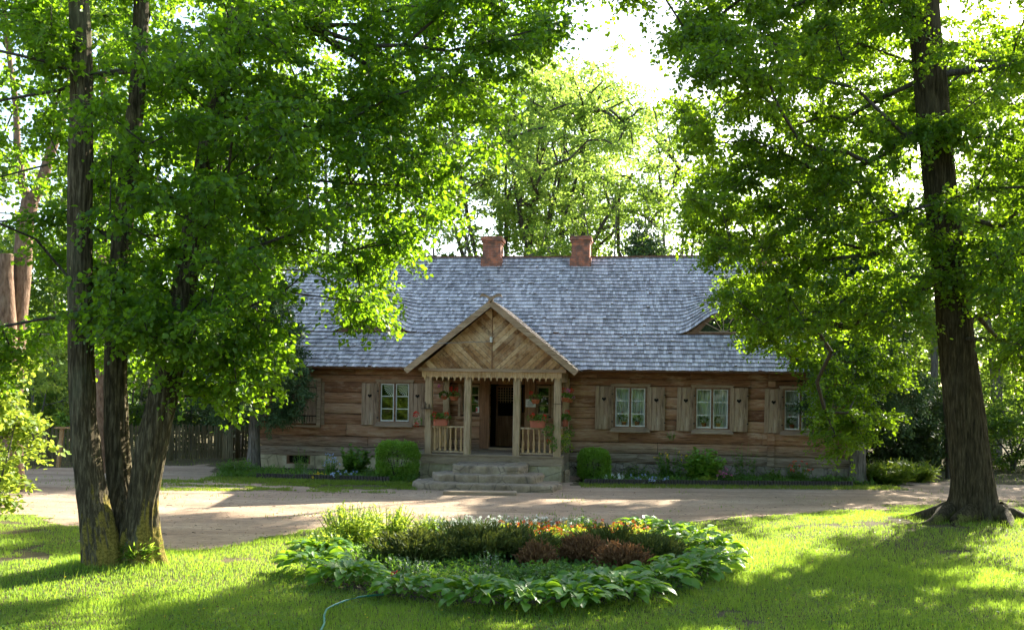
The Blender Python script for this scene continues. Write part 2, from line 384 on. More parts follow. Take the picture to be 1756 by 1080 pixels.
def sheet(name, xs, ys, m, dz=0, mask=None):
    X, Y = np.meshgrid(xs, ys); Z = hgt(X, Y) + dz
    V = np.stack([X.ravel(), Y.ravel(), Z.ravel()], 1); nx, ny = len(xs), len(ys)
    i, j = np.meshgrid(np.arange(nx - 1), np.arange(ny - 1)); a = (j * nx + i)
    if mask is not None:
        cx = (xs[:-1] + xs[1:]) / 2; cyy = (ys[:-1] + ys[1:]) / 2
        MX, MY = np.meshgrid(cx, cyy); a = a[mask(MX, MY)]
    a = a.ravel()
    q = np.stack([a, a + 1, a + nx + 1, a + nx], 1)
    used = np.unique(q); remap = np.zeros(len(V), int); remap[used] = np.arange(len(used))
    me = np_mesh(name, V[used], remap[q], 4, True)
    return link(name, me, m)
gx = np.concatenate([np.linspace(-600, -32, 12), np.arange(-30, 30.1, .35), np.linspace(32, 600, 12)])
gy = np.concatenate([np.linspace(-200, 4, 8), np.arange(5, 42, .35), np.linspace(44, 1200, 14)])
tag(sheet('ground', gx, gy, M['ground']), kind='structure')
PPOLY = [gnd(*p) for p in [(-300, 800), (60, 803), (240, 798), (372, 796), (385, 822), (440, 828), (560, 835), (700, 838), (712, 826), (700, 812), (985, 812), (1000, 833), (1480, 836),
                           (1620, 826), (1780, 832), (1900, 845), (1900, 862), (1700, 856), (1600, 862), (1400, 880), (1200, 900), (900, 912), (640, 902), (560, 912), (470, 926), (350, 948), (262, 948),
                           (140, 905), (60, 880), (-200, 870)]]
def dirt(x, y):
    jx = (vn(x, y, 1.1, 3) - .5) * 1.1 + (vn(x, y, .3, 4) - .5) * .35
    jy = (vn(x, y, 1.1, 5) - .5) * .9 + (vn(x, y, .3, 6) - .5) * .35
    return inpoly(x + jx, y + jy, PPOLY)
tag(sheet('path', np.arange(-22, 20, .12), np.arange(13, 36, .12), M['path'], .006, dirt), kind='structure')
BC, BRX, BRY = (0.05, 14.6), 3.15, 3.05
def inbed(x, y, k=1.0): return ((x - BC[0]) / (BRX * k)) ** 2 + ((y - BC[1]) / (BRY * k)) ** 2 < 1
tag(sheet('flower_bed_soil', np.arange(-3.6, 3.8, .1), np.arange(11.2, 18.2, .1), M['soil'], .012, lambda x, y: inbed(x, y, .97 + .06 * (vn(x, y, .4, 8) - .5))), kind='structure')

# ------------------------------------------------------------------ foliage engine
LEAF6 = (np.array([[0, 0, 0], [-.46, .28, .10], [-.36, .74, .07], [0, 1.08, -.06], [.36, .74, .07], [.46, .28, .10]]), np.array([[0, 3, 2, 1], [0, 5, 4, 3]]))
LEAF4 = (np.array([[0, 0, 0], [-.36, .45, .05], [0, 1, 0], [.36, .45, .05]]), np.array([[0, 3, 2, 1]]))
NEEDLE = (np.array([[-.06, 0, 0], [.06, 0, 0], [.05, .6, .02], [-.03, 1, .0]]), np.array([[0, 1, 2, 3]]))
LANCE = (np.array([[0, 0, 0], [-.16, .4, .03], [0, 1, -.05], [.16, .4, .03]]), np.array([[0, 3, 2, 1]]))
def nrm(a): return a / np.maximum(np.linalg.norm(a, axis=-1, keepdims=True), 1e-9)
def leaves(name, P, D, U, S, m, parent=None, tmpl=LEAF6):
    tv, tf = tmpl; n = len(P); D = nrm(D); X = nrm(np.cross(D, U)); Z = np.cross(X, D)
    S = np.asarray(S).reshape(-1, 1, 1)
    V = P[:, None, :] + S * (tv[None, :, 0:1] * X[:, None, :] + tv[None, :, 1:2] * D[:, None, :] + tv[None, :, 2:3] * Z[:, None, :])
    k = len(tv); Fc = (np.arange(n) * k)[:, None, None] + tf[None]
    me = np_mesh(name, V.reshape(-1, 3), Fc, 4)
    return link(name, me, m, parent)
def frustums(P0, P1, R0, R1, sides=5):
    d = nrm(P1 - P0); ref = np.where(np.abs(d[:, 2:3]) > .9, np.array([[1., 0, 0]]), np.array([[0, 0, 1.]]))
    x = nrm(np.cross(d, ref)); y = np.cross(d, x); a = np.arange(sides) * 2 * np.pi / sides
    ring = x[:, None, :] * np.cos(a)[None, :, None] + y[:, None, :] * np.sin(a)[None, :, None]
    V = np.concatenate([P0[:, None] + ring * R0[:, None, None], P1[:, None] + ring * R1[:, None, None]], 1)
    i = np.arange(sides); j = (i + 1) % sides
    q = np.stack([i, j, j + sides, i + sides], 1)
    return V.reshape(-1, 3), ((np.arange(len(P0)) * 2 * sides)[:, None, None] + q[None]).reshape(-1, 4)
def skeleton(trunk, targets, rg, r0=.006, pw=.5, rmax=.12, wpath=.45, sag=.12):
    """grow boughs: every spray hangs on its nearest bough, radii follow the number of sprays carried"""
    pos = [np.array(p, float) for p in trunk]; par = [-1] * len(pos); pl = [0.0] * len(pos); nT = len(pos)
    T = np.array(trunk, float); dmin = np.linalg.norm(targets[:, None] - T[None], axis=2).min(1)
    for k in np.argsort(dmin):
        c = targets[k]; A = np.array(pos); d = np.linalg.norm(A - c, axis=1)
        cost = d + wpath * np.array(pl) + np.where(np.arange(len(A)) < nT, .25 * np.abs(A[:, 2] - c[2]), 0) + .35 * np.maximum(A[:, 2] - c[2], 0)
        p = int(np.argmin(cost)); a = A[p]; L = d[p]
        n = max(1, int(L / .7)); prev = p
        for i in range(1, n + 1):
            t = i / n; q = a + (c - a) * t
            if i < n: q = q + rg.normal(0, .06 * min(L, 2.5), 3) + np.array([0, 0, sag * L * math.sin(math.pi * t)])
            pos.append(q); par.append(prev); pl.append(pl[prev] + L / n); prev = len(pos) - 1
    cnt = np.ones(len(pos))
    for i in range(len(pos) - 1, nT - 1, -1):
        if par[i] >= nT: cnt[par[i]] += cnt[i]
    pos = np.array(pos); par = np.array(par); e = np.arange(nT, len(pos))
    r = np.minimum(r0 * cnt ** pw, rmax); pr = np.where(par[e] >= nT, r[par[e]], r[e] * 1.25)
    return pos[par[e]], pos[e], np.minimum(pr, r[e] * 1.5), r[e]
def sprays(Cn, rg, ntw, nl, L, size, droop=.35, spread=.35, up=.75, hang=.5, cen=None):
    n = len(Cn); az = rg.uniform(0, 2 * np.pi, (n, ntw)); el = rg.normal(0.05, spread, (n, ntw))
    d = np.stack([np.cos(az) * np.cos(el), np.sin(az) * np.cos(el), np.sin(el)], -1)
    LL = L * rg.uniform(.6, 1.25, (n, ntw))
    t = rg.uniform(.08, 1, (n, ntw, nl)) ** .8
    P = Cn[:, None, None, :] + d[:, :, None, :] * (LL[:, :, None] * t)[..., None]
    P[..., 2] -= droop * LL[:, :, None] * t ** 2
    P += rg.normal(0, .03 + .05 * L, P.shape)
    tw0 = np.repeat(Cn[:, None, :], ntw, 1); tw1 = tw0 + d * LL[..., None]; tw1[..., 2] -= droop * LL; twm = tw0 + d * LL[..., None] * .5; twm[..., 2] -= droop * LL * .25
    D = d[:, :, None, :] * .5 + rg.normal(0, .55, P.shape); D[..., 2] -= hang
    U = rg.normal(0, .5, P.shape); U[..., 2] += up
    S = size * rg.uniform(.5, 1.35, P.shape[:3])
    return P.reshape(-1, 3), nrm(D).reshape(-1, 3), U.reshape(-1, 3), S.ravel(), (tw0.reshape(-1, 3), twm.reshape(-1, 3), tw1.reshape(-1, 3))
LITZ = [[gnd(*p) for p in [(1000, 897), (1250, 885), (1420, 875), (1600, 862), (1600, 890), (1500, 905), (1400, 935), (1330, 975), (1240, 1020), (1190, 985), (1130, 945), (1040, 938), (560, 952), (560, 905)]],
        [gnd(*p) for p in [(300, 962), (470, 935), (500, 975), (440, 1010), (120, 1040), (0, 1035), (0, 965)]]]
SHX, SHY = math.sin(SUN_AZ) / math.tan(SUN_EL), math.cos(SUN_AZ) / math.tan(SUN_EL)
def shades_clearing(p):
    x, y = p[0] - SHX * p[2], p[1] - SHY * p[2]
    k = p[2] - 5
    if k > 1 and -2.9 < p[0] - SHX * k < 1.0 and 12.3 < p[1] - SHY * k < 17: return True      # keeps the sun on the other lime's crown
    return any(bool(inpoly(np.array([x]), np.array([y]), Z)[0]) for Z in LITZ)
def poly_clusters(polys, rg, clear=False):
    """(outline seen from the front, nearest, farthest, number of sprays)"""
    out = []
    for P, ya, yb, n in polys:
        xs = [p[0] for p in P]; ys = [p[1] for p in P]; k = 0
        while k < n:
            px = rg.uniform(min(xs), max(xs), n * 3); py = rg.uniform(min(ys), max(ys), n * 3)
            ok = inpoly(px, py, P); px, py = px[ok], py[ok]
            for a, b in zip(px, py):
                if k >= n: break
                q = at(a, b, rg.uniform(ya, yb)); j = 0
                while clear and j < 14 and shades_clearing(q): q = at(a, b, rg.uniform(ya - .3 * j * .3, yb + .4 * j * .4)); j += 1
                if j < 14: out.append(q)
                k += 1
    return np.array([tuple(p) for p in out])
def trunk_mesh(name, path, rads, m, parent, sides=40, step=.06, ridge=.035, flare=.0, lobes=5, seed=0, flare_h=.7, rough=1.0):
    """tapered bark-ridged stem along a smooth path"""
    P = [Vector(p) for p in path]; n = len(P); cum = [0]
    for i in range(1, n): cum.append(cum[-1] + (P[i] - P[i - 1]).length)
    L = cum[-1]; k = max(8, int(L / step)); vs = []
    def ev(s):
        i = 0
        while i < n - 2 and cum[i + 1] < s: i += 1
        t = min(1, max(0, (s - cum[i]) / (cum[i + 1] - cum[i])))
        p0 = P[max(i - 1, 0)]; p1 = P[i]; p2 = P[i + 1]; p3 = P[min(i + 2, n - 1)]
        q = .5 * ((2 * p1) + (p2 - p0) * t + (2 * p0 - 5 * p1 + 4 * p2 - p3) * t * t + (3 * p1 - p0 - 3 * p2 + p3) * t ** 3)
        return q, rads[i] + (rads[i + 1] - rads[i]) * t
    cs = [ev(L * i / (k - 1)) for i in range(k)]
    for i, (c, r) in enumerate(cs):
        d = (cs[min(i + 1, k - 1)][0] - cs[max(i - 1, 0)][0]).normalized()
        x = d.cross(Vector((0, 1, 0))).normalized(); y = x.cross(d); s = L * i / (k - 1)
        fl = math.exp(-s / flare_h) * flare
        for j in range(sides):
            a = 2 * math.pi * j / sides
            lob = max(0, math.cos(lobes * a + seed + .6 * math.sin(2 * a + seed))) ** 1.5
            nn = mnoise.noise(Vector((math.cos(a) * r * 16, math.sin(a) * r * 16, s * 1.6 + seed * 9)))
            n2 = mnoise.noise(Vector((math.cos(a) * 1.5, math.sin(a) * 1.5, s * .8 + seed * 5)))
            rr = r * (1 + fl * (.45 + 1.1 * lob) + ridge * rough * (1 - abs(nn) * 4) * .9 + .10 * n2)
            vs.append(c + (x * math.cos(a) + y * math.sin(a)) * rr)
    V = np.array([tuple(v) for v in vs]); i, j = np.meshgrid(np.arange(k - 1), np.arange(sides), indexing='ij'); j2 = (j + 1) % sides
    q = np.stack([i * sides + j, i * sides + j2, (i + 1) * sides + j2, (i + 1) * sides + j], -1).reshape(-1, 4)
    me = np_mesh(name, V, q, 4, True); return link(name, me, m, parent)
# ------------------------------------------------------------------ the log house
house = empty('log_house', (W0[0], W0[1], 0), -TH, 'long single-storey log house with grey shingle roof, gabled porch and heart-cut shutters', 'house')
XL, XR, YB = -8.0, 10.4, 9.4
EY, EZ, RY, RZ = -.55, 3.25, 4.6, 7.4
SL = math.hypot(RY - EY, RZ - EZ); TY, TZ = (RY - EY) / SL, (RZ - EZ) / SL
rz_of = lambda y: EZ + (y - EY) * TZ / TY
def logs(b, x0, x1, z0, z1, yf=0, sgn=1, rr=random, axis='x'):
    """one hewn log with a rounded, uneven face"""
    n = max(2, int((x1 - x0) / .35)); pf = [(.034, .006), (.010, .045), (-.012, (z1 - z0) * .5), (.008, z1 - z0 - .05), (.034, z1 - z0 - .005), (.22, z1 - z0 - .01), (.22, .012)]
    s1, s2 = rr.random() * 100, rr.random() * 100; vs = []; d0 = rr.uniform(-.010, .010)
    for i in range(n + 1):
        x = x0 + (x1 - x0) * i / n
        wv = mnoise.noise(Vector((x * .7, s1, 0))) * .018; wz = mnoise.noise(Vector((x * .5, s2, 3))) * .014
        for k, (a, c) in enumerate(pf):
            y = yf + sgn * (a + (wv + d0 if k < 5 else 0)); z = z0 + c + (wz if k < 5 else 0)
            vs.append((x, y, z) if axis == 'x' else (y, x, z))
    k = len(pf); fs = [(i * k + j, i * k + (j + 1) % k, (i + 1) * k + (j + 1) % k, (i + 1) * k + j) for i in range(n) for j in range(k)]
    fs += [tuple(range(k)), tuple(n * k + j for j in range(k - 1, -1, -1))]
    b.add(vs, fs)
rows = [.42, .73, 1.06, 1.45, 1.78, 2.12, 2.46, 2.80, 3.02, 3.28]
opens = [(-7.1, -6.0, 1.45, 2.8), (-4.0, -3.0, 1.45, 2.8), (3.38, 4.38, 1.45, 2.8), (5.84, 6.85, 1.45, 2.8), (8.44, 9.46, 1.45, 2.8),
         (-1.38, -.77, 1.78, 2.8), (1.0, 1.45, 1.78, 2.8), (-.47, .64, .73, 2.8)]
b = MB(); rr = random.Random(5)
for z0, z1 in zip(rows[:-1], rows[1:]):
    zc = (z0 + z1) / 2; cuts = sorted([(a, c) for a, c, d, e in opens if d <= zc <= e]); x = XL
    segs = []
    for a, c in cuts: segs.append((x, a)); x = c
    segs.append((x, XR))
    for a, c in segs:
        while c - a > 6.5:
            m_ = a + rr.uniform(2.5, 4.5); logs(b, a, m_ - .006, z0, z1, 0, 1, rr); a = m_ + .006
        if c - a > .04: logs(b, a, c, z0, z1, 0, 1, rr)
for z0, z1 in zip(rows[:-1], rows[1:]):
    logs(b, XL + .01, XR - .01, z0, z1, YB, -1, rr)
    logs(b, .23, YB - .23, z0 + .01, z1, XL + .004, 1, rr, 'y'); logs(b, .23, YB - .23, z0 + .01, z1, XR - .004, -1, rr, 'y')
    # crossing log ends at the corners and at the inner partition
    if z1 < 1.5 or z0 > 2.75: b.box(7.99, -.075, z0 + .03, 8.20, .0, z1 - .03)
    b.box(XL - .13, -.03, z0 + .03, XL - .002, .19, z1 - .03); b.box(XR + .002, -.03, z0 + .03, XR + .13, .19, z1 - .03)
b.build('wall', M['log'], house)
for xg in (XL + .1, XR - .1):                        # plank gable ends under the roof
    y = .0; b = MB()
    while y < YB:
        zt = min(rz_of(y + .08), rz_of(2 * RY - y - .08)) - .12
        if zt > 3.3: b.box(xg - .02, y, 3.28, xg + .02, y + .155, zt)
        y += .16
    b.build('gable_end', M['board'], house)
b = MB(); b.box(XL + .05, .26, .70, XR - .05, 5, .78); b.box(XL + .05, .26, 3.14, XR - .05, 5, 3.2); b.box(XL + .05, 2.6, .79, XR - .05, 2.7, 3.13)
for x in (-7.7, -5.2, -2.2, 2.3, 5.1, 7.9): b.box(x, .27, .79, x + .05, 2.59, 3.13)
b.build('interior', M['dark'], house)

# foundation: rough plaster and field stone
def rough_slab(b, x0, x1, y0, y1, z0, z1, amp=.03, seed=0, nx=None, taper=0):
    nx = nx or max(3, int((x1 - x0) / .14)); nz = max(2, int((z1 - z0) / .1)); ny = max(2, int((y1 - y0) / .18))
    def P(x, y, z):
        v = Vector((x, y, z)); q = v * 2.3 + Vector((seed, seed, 0)); q2 = v * 6 + Vector((seed, 3, 0))
        d = Vector((mnoise.noise(q), mnoise.noise(q + Vector((9, 0, 0))), mnoise.noise(q + Vector((0, 9, 0))))) * amp + Vector((mnoise.noise(q2), mnoise.noise(q2 + Vector((5, 0, 0))), mnoise.noise(q2 + Vector((0, 5, 0))))) * amp * .45
        return v + d
    def grid(f, na, nb):
        vs = [f(i / na, j / nb) for i in range(na + 1) for j in range(nb + 1)]
        fs = [(i * (nb + 1) + j, (i + 1) * (nb + 1) + j, (i + 1) * (nb + 1) + j + 1, i * (nb + 1) + j + 1) for i in range(na) for j in range(nb)]
        b.add(vs, fs)
    X = lambda u: x0 + (x1 - x0) * u
    Yv = lambda u: y0 + (y1 - y0) * u
    Z = lambda u: z0 + (z1 - z0) * u
    grid(lambda u, v: P(X(u), y0, Z(v)), nx, nz); grid(lambda u, v: P(X(1 - u), y1, Z(v)), nx, nz)
    grid(lambda u, v: P(x1, Yv(u), Z(v)), ny, nz); grid(lambda u, v: P(x0, Yv(1 - u), Z(v)), ny, nz)
    grid(lambda u, v: P(X(u), Yv(v), z1), nx, ny)
b = MB()
rough_slab(b, XL + .02, -7.05, .03, .25, -.2, .43, .03, 1); rough_slab(b, -6.25, -2.0, .03, .25, -.2, .43, .03, 2)
rough_slab(b, -7.06, -6.24, .03, .25, -.2, .15, .02, 3); rough_slab(b, -7.06, -6.24, .05, .25, .46, .5, .004, 3)
rough_slab(b, -2.0, 2.0, .03, .25, -.2, .43, .02, 9)
b.box(XL + .1, .35, -.2, XR - .1, YB - .3, .4)
b.build('foundation', M['stone'], house, True)
b = MB(); rough_slab(b, 2.0, XR - .02, .02, .25, -.2, .43, .06, 4)
rs = random.Random(8)
for i in range(46):                                 # single field stones bulging from the footing
    x = rs.uniform(2.1, XR - .1); z = rs.uniform(.02, .33); r = rs.uniform(.07, .17)
    k = 8; vs = []; 
    for a in range(5):
        ph = math.pi * a / 4
        for c in range(k):
            t = 2 * math.pi * c / k; q = 1 + .25 * mnoise.noise(Vector((a, c, i)))
            vs.append((x + r * 1.25 * math.sin(ph) * math.cos(t) * q, .0 - r * .35 * math.cos(ph) * q - .02, z + r * .8 * math.sin(ph) * math.sin(t) * q))
    b.add(vs, [(a * k + c, a * k + (c + 1) % k, (a + 1) * k + (c + 1) % k, (a + 1) * k + c) for a in range(4) for c in range(k)])
b.build('foundation', M['fieldstone'], house, True)
bw = MB(); bw.box(-7.04, .06, .15, -6.98, .2, .46); bw.box(-6.32, .06, .15, -6.26, .2, .46); bw.box(-6.98, .06, .41, -6.32, .2, .46); bw.box(-6.98, .06, .15, -6.32, .2, .18)
cw = bw.build('cellar_window', M['frame'], house)
bw = MB(); bw.box(-6.98, .19, .18, -6.32, .2, .41); bw.build('pane', M['dark'], cw)
bw = MB()
for i in range(1, 5): bw.box(-6.98 + .132 * i - .006, .12, .18, -6.98 + .132 * i + .006, .132, .41)
bw.build('grating', M['iron'], cw)

# ---- roof of split shingles
CH = .21; S0 = 9 * CH; DORM = [(-4.55, 1.45, .66), (6.72, 1.45, .70)]
RX0, RX1 = XL - .55, XR + .6
def lift(x, s, above):
    z = 0
    if above:
        for xc, w_, A in DORM:
            t = abs(x - xc) / w_
            if t < 1:
                f = max(0, 1 - (s - S0) / 2.7); z += A * math.cos(t * math.pi / 2) ** 2 * f * f * (3 - 2 * f)
    return z
def sagx(x): return -.05 * math.sin(math.pi * (x - RX0) / (RX1 - RX0)) + .028 * mnoise.noise(Vector((x * .45, 4, 0))) + .01 * mnoise.noise(Vector((x * 1.7, 9, 0)))
def rp(x, s, off, above): 
    return (x, EY + s * TY - TZ * off, EZ + s * TZ + TY * off + lift(x, s, above) + sagx(x) * (.35 + .65 * s / SL))
b = MB(); rs = random.Random(11); nc = int(SL / CH)
for c in range(nc + 1):
    s = c * CH; ab = c >= 9; x = RX0 + rs.uniform(-.04, 0)
    top = min(s + CH + .05, SL); 
    if c == 8: top = S0
    while x < RX1:
        wd = rs.uniform(.065, .115); x2 = min(x + wd, RX1 + .02); g = .003
        ls = s + rs.uniform(-.014, .012) + .012 * mnoise.noise(Vector((x * .9, c * .4, 0))); th = rs.uniform(.012, .018); lo = rs.uniform(.032, .046) + (.03 if rs.random() < .02 else 0)
        v = [rp(x + g, ls, lo, ab), rp(x2 - g, ls, lo, ab), rp(x2 - g, top, .004, ab), rp(x + g, top, .004, ab),
             rp(x + g, ls, lo + th, ab), rp(x2 - g, ls, lo + th, ab), rp(x2 - g, top, .012, ab), rp(x + g, top, .012, ab)]
        b.add(v, [(4, 5, 6, 7), (0, 1, 5, 4), (1, 2, 6, 5), (3, 0, 4, 7), (0, 3, 2, 1)]); x = x2
for c in range(nc + 1):                              # back slope, wide courses
    s = c * CH; x = RX0
    while x < RX1:
        x2 = min(x + .30, RX1); yb = lambda q: 2 * RY - (EY + q * TY)
        v = [(x, yb(s) + .02, EZ + s * TZ + .02), (x2 - .005, yb(s) + .02, EZ + s * TZ + .02), (x2 - .005, yb(min(s + CH, SL)), EZ + min(s + CH, SL) * TZ), (x, yb(min(s + CH, SL)), EZ + min(s + CH, SL) * TZ)]
        b.add(v, [(1, 0, 3, 2)]); x = x2
roof = b.build('roof', M['shingle'], house)
b = MB()                                             # boarding under the shingles, following the eyebrows
nx = 190
for c in range(nc + 1):
    s = c * CH; s2 = min(s + CH, SL); ab = c >= 9
    for i in range(nx):
        x = RX0 + (RX1 - RX0) * i / nx; x2 = RX0 + (RX1 - RX0) * (i + 1) / nx
        b.add([rp(x, s, -.0, ab), rp(x2, s, -.0, ab), rp(x2, s2, -.0, ab), rp(x, s2, -.0, ab)], [(0, 1, 2, 3)])
b.add([(RX0, EY, EZ - .03), (RX1, EY, EZ - .03), (RX1, .3, EZ - .03), (RX0, .3, EZ - .03)], [(0, 3, 2, 1)])
b.add([(RX0, EY, EZ - .03), (RX1, EY, EZ - .03), (RX1, EY, EZ), (RX0, EY, EZ)], [(0, 1, 2, 3)])
b.build('roof_boarding', M['board_brown'], roof)
b = MB(); x = RX0
while x < RX1: z = RZ + sagx(x + .15); b.box(x, RY - .075, z + .0, min(x + .30, RX1), RY + .075, z + .052 + .008 * mnoise.noise(Vector((x * 3, 0, 0)))); x += .304
b.build('ridge_cap', simple('rusty_ridge', (.22, .10, .05), .9, (.10, .055, .035), 9), roof)
for xc in (-1.13, 2.02, 8.39):
    b = MB(); y0, y1 = 4.12, 4.78
    b.box(xc - .32, y0, 6.75, xc + .32, y1, 7.82); b.box(xc - .345, y0 - .025, 7.823, xc + .345, y1 + .025, 7.90)
    b.box(xc - .385, y0 - .065, 7.903, xc + .385, y1 + .065, 8.00); b.box(xc - .355, y0 - .035, 8.003, xc + .355, y1 + .035, 8.05)
    b.box(xc - .375, y0 - .05, 6.75, xc + .375, y1 + .05, 7.28)
    ch = b.build('chimney', M['brick'], roof)
    MB().box(xc - .2, y0 + .15, 8.053, xc + .2, y1 - .15, 8.06).build('flue', M['dark'], ch)
for xc, w_, A in DORM:                               # eyebrow windows
    d = empty('eyebrow_dormer', parent_ := (0, 0, 0)); d.parent = house
    yb = EY + S0 * TY; zb = EZ + S0 * TZ; n = 36
    top = [(xc - w_ + 2 * w_ * i / n) for i in range(n + 1)]
    b = MB(); pl = [(xc - w_, zb - .03)] + [(x, zb + lift(x, S0, True) + .004) for x in top] + [(xc + w_, zb - .03)]
    vs = [(x, yb + .05, z) for x, z in pl[1:-1]] + [(x, yb + .05, zb - .04) for x in top]
    b.add(vs, [(n + 1 + i, n + 2 + i, i + 1, i) for i in range(n)]); b.box(xc - 1.12, yb - .04, zb + .015, xc + 1.12, yb + .04, zb + .07)
    b.build('dormer_wall', M['frame'], d)
    b = MB(); hw = .74; tt = [xc - hw + 2 * hw * i / 20 for i in range(21)]
    b.add([(x, yb + .03, zb + .07 + (lift(xc, S0, True) - .20) * (1 - ((x - xc) / hw) ** 2)) for x in tt] + [(x, yb + .03, zb + .07) for x in tt], [(21 + i, 22 + i, i + 1, i) for i in range(20)])
    b.build('pane', simple('dormer_glass', (.02, .025, .02), .05, (.015, .02, .015), 3, spec=.8), d)
    b = MB(); zt = lift(xc, S0, True) - .20
    for a in (-62, -32, 0, 32, 62):
        x = math.sin(R_(a)); z = math.cos(R_(a)); k = 1 / math.sqrt((x / hw) ** 2 + (z / zt) ** 2) if True else 1
        b.beam((xc, yb + .015, zb + .07), (xc + x * k * .95, yb + .015, zb + .07 + z * k * .95), .02, .028)
    b.beam((xc - hw, yb + .012, zb + .085), (xc + hw, yb + .012, zb + .085), .02, .03)
    b.build('muntin', M['trim'], d)
for x in (RX0, RX1):                                   # bargeboards of the big gables
    for sg in (0, 1):
        a = (x, EY if not sg else 2 * RY - EY, EZ - .06); c = (x, RY, RZ - .06); MB().beam(a, c, .03, .2).build('bargeboard', M['board'], house)

# ---- windows and shutters
def heart(cx, cz, s):
    return [(cx + s * 16 * math.sin(t) ** 3 / 17, cz + s * (13 * math.cos(t) - 5 * math.cos(2 * t) - 2 * math.cos(3 * t) - math.cos(4 * t)) / 17) for t in [2 * math.pi * i / 28 for i in range(28)]]
def make_shutter(width, hgt_, hearts=1):
    """planks side by side on two ledges, a heart sawn through"""
    b = MB(); n = max(4, round(width / .13)); x = 0; rs2 = random.Random(int(width * 100))
    ws = [rs2.uniform(.8, 1.2) for _ in range(n)]; sw = sum(ws)
    for q in ws:
        wd = q / sw * width; b.cbox(x + .0025, -.0145 + rs2.uniform(-.002, .002), rs2.uniform(-.006, .006), x + wd - .0025, .0145, hgt_ + rs2.uniform(-.006, .006), .004); x += wd
    o = b.build('shutter', None if False else M['board'], house)
    for k in range(hearts):
        c = MB(); cx = width * (k + .5) / hearts; c.prism(heart(cx, hgt_ * .70, .074)[::-1], -.1, .1); co = c.build('cutter', M['dark'], house)
        md = o.modifiers.new('b', 'BOOLEAN'); md.object = co; md.operation = 'DIFFERENCE'; md.solver = 'EXACT'
        bpy.context.view_layer.update(); dg = bpy.context.evaluated_depsgraph_get()
        me = bpy.data.meshes.new_from_object(o.evaluated_get(dg)); o.modifiers.clear(); o.data = me
        bpy.data.objects.remove(co)
    for k in range(hearts): cx = width * (k + .5) / hearts; MB().box(cx - .10, .0155, hgt_ * .70 - .10, cx + .10, .0185, hgt_ * .70 + .09).build('dark_backing', M['dark'], o)  # added near-black patch, painting the shade seen through the heart hole
    b = MB(); b.box(.03, .016, .2, width - .03, .04, .28); b.build('ledge', M['board'], o); b = MB(); b.box(.03, .016, hgt_ - .28, width - .03, .04, hgt_ - .2); b.build('ledge', M['board'], o)
    for z in (.24, hgt_ - .24): MB().box(width - .03, -.022, z - .02, width + .015, .02, z + .02).build('hinge', M['iron'], o)
    return o
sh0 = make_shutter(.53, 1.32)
spots = [(-4.57, -1), (-3.01, 1), (2.82, -1), (4.42, 1), (5.29, -1), (6.88, 1), (7.89, -1), (9.50, 1)]
for i, (x, sg) in enumerate(spots):
    o = sh0 if i == 0 else copy_tree(sh0, house)
    if i: 
        me = sh0.data.copy(); o.data = me
        V = np.empty(len(me.vertices) * 3); me.vertices.foreach_get('co', V)
    o.location = (x, -.050 - .004 * (i % 3), 1.445 + .008 * ((i * 7) % 3)); o.rotation_euler = (0, R_([.3, -.4, .2, -.5, .6, -.2, .3, .1][i]), R_([1.5, -2, 1, -3, 2.5, -1, 2, 0][i]))
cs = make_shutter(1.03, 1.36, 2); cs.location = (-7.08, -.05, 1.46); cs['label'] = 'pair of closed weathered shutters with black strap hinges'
b = MB(); b.box(.0, -.028, 1.13, 1.0, -.019, 1.16); b.build('strap_hinge', M['iron'], cs); b = MB(); b.box(.0, -.028, .22, 1.0, -.019, .26)
rs = random.Random(2)
for i in range(11): b.box(.04 + i * .085, -.0185, .03 + rs.uniform(0, .03), .065 + i * .085, -.0165, .22)
b.build('strap_hinge', M['iron'], cs)

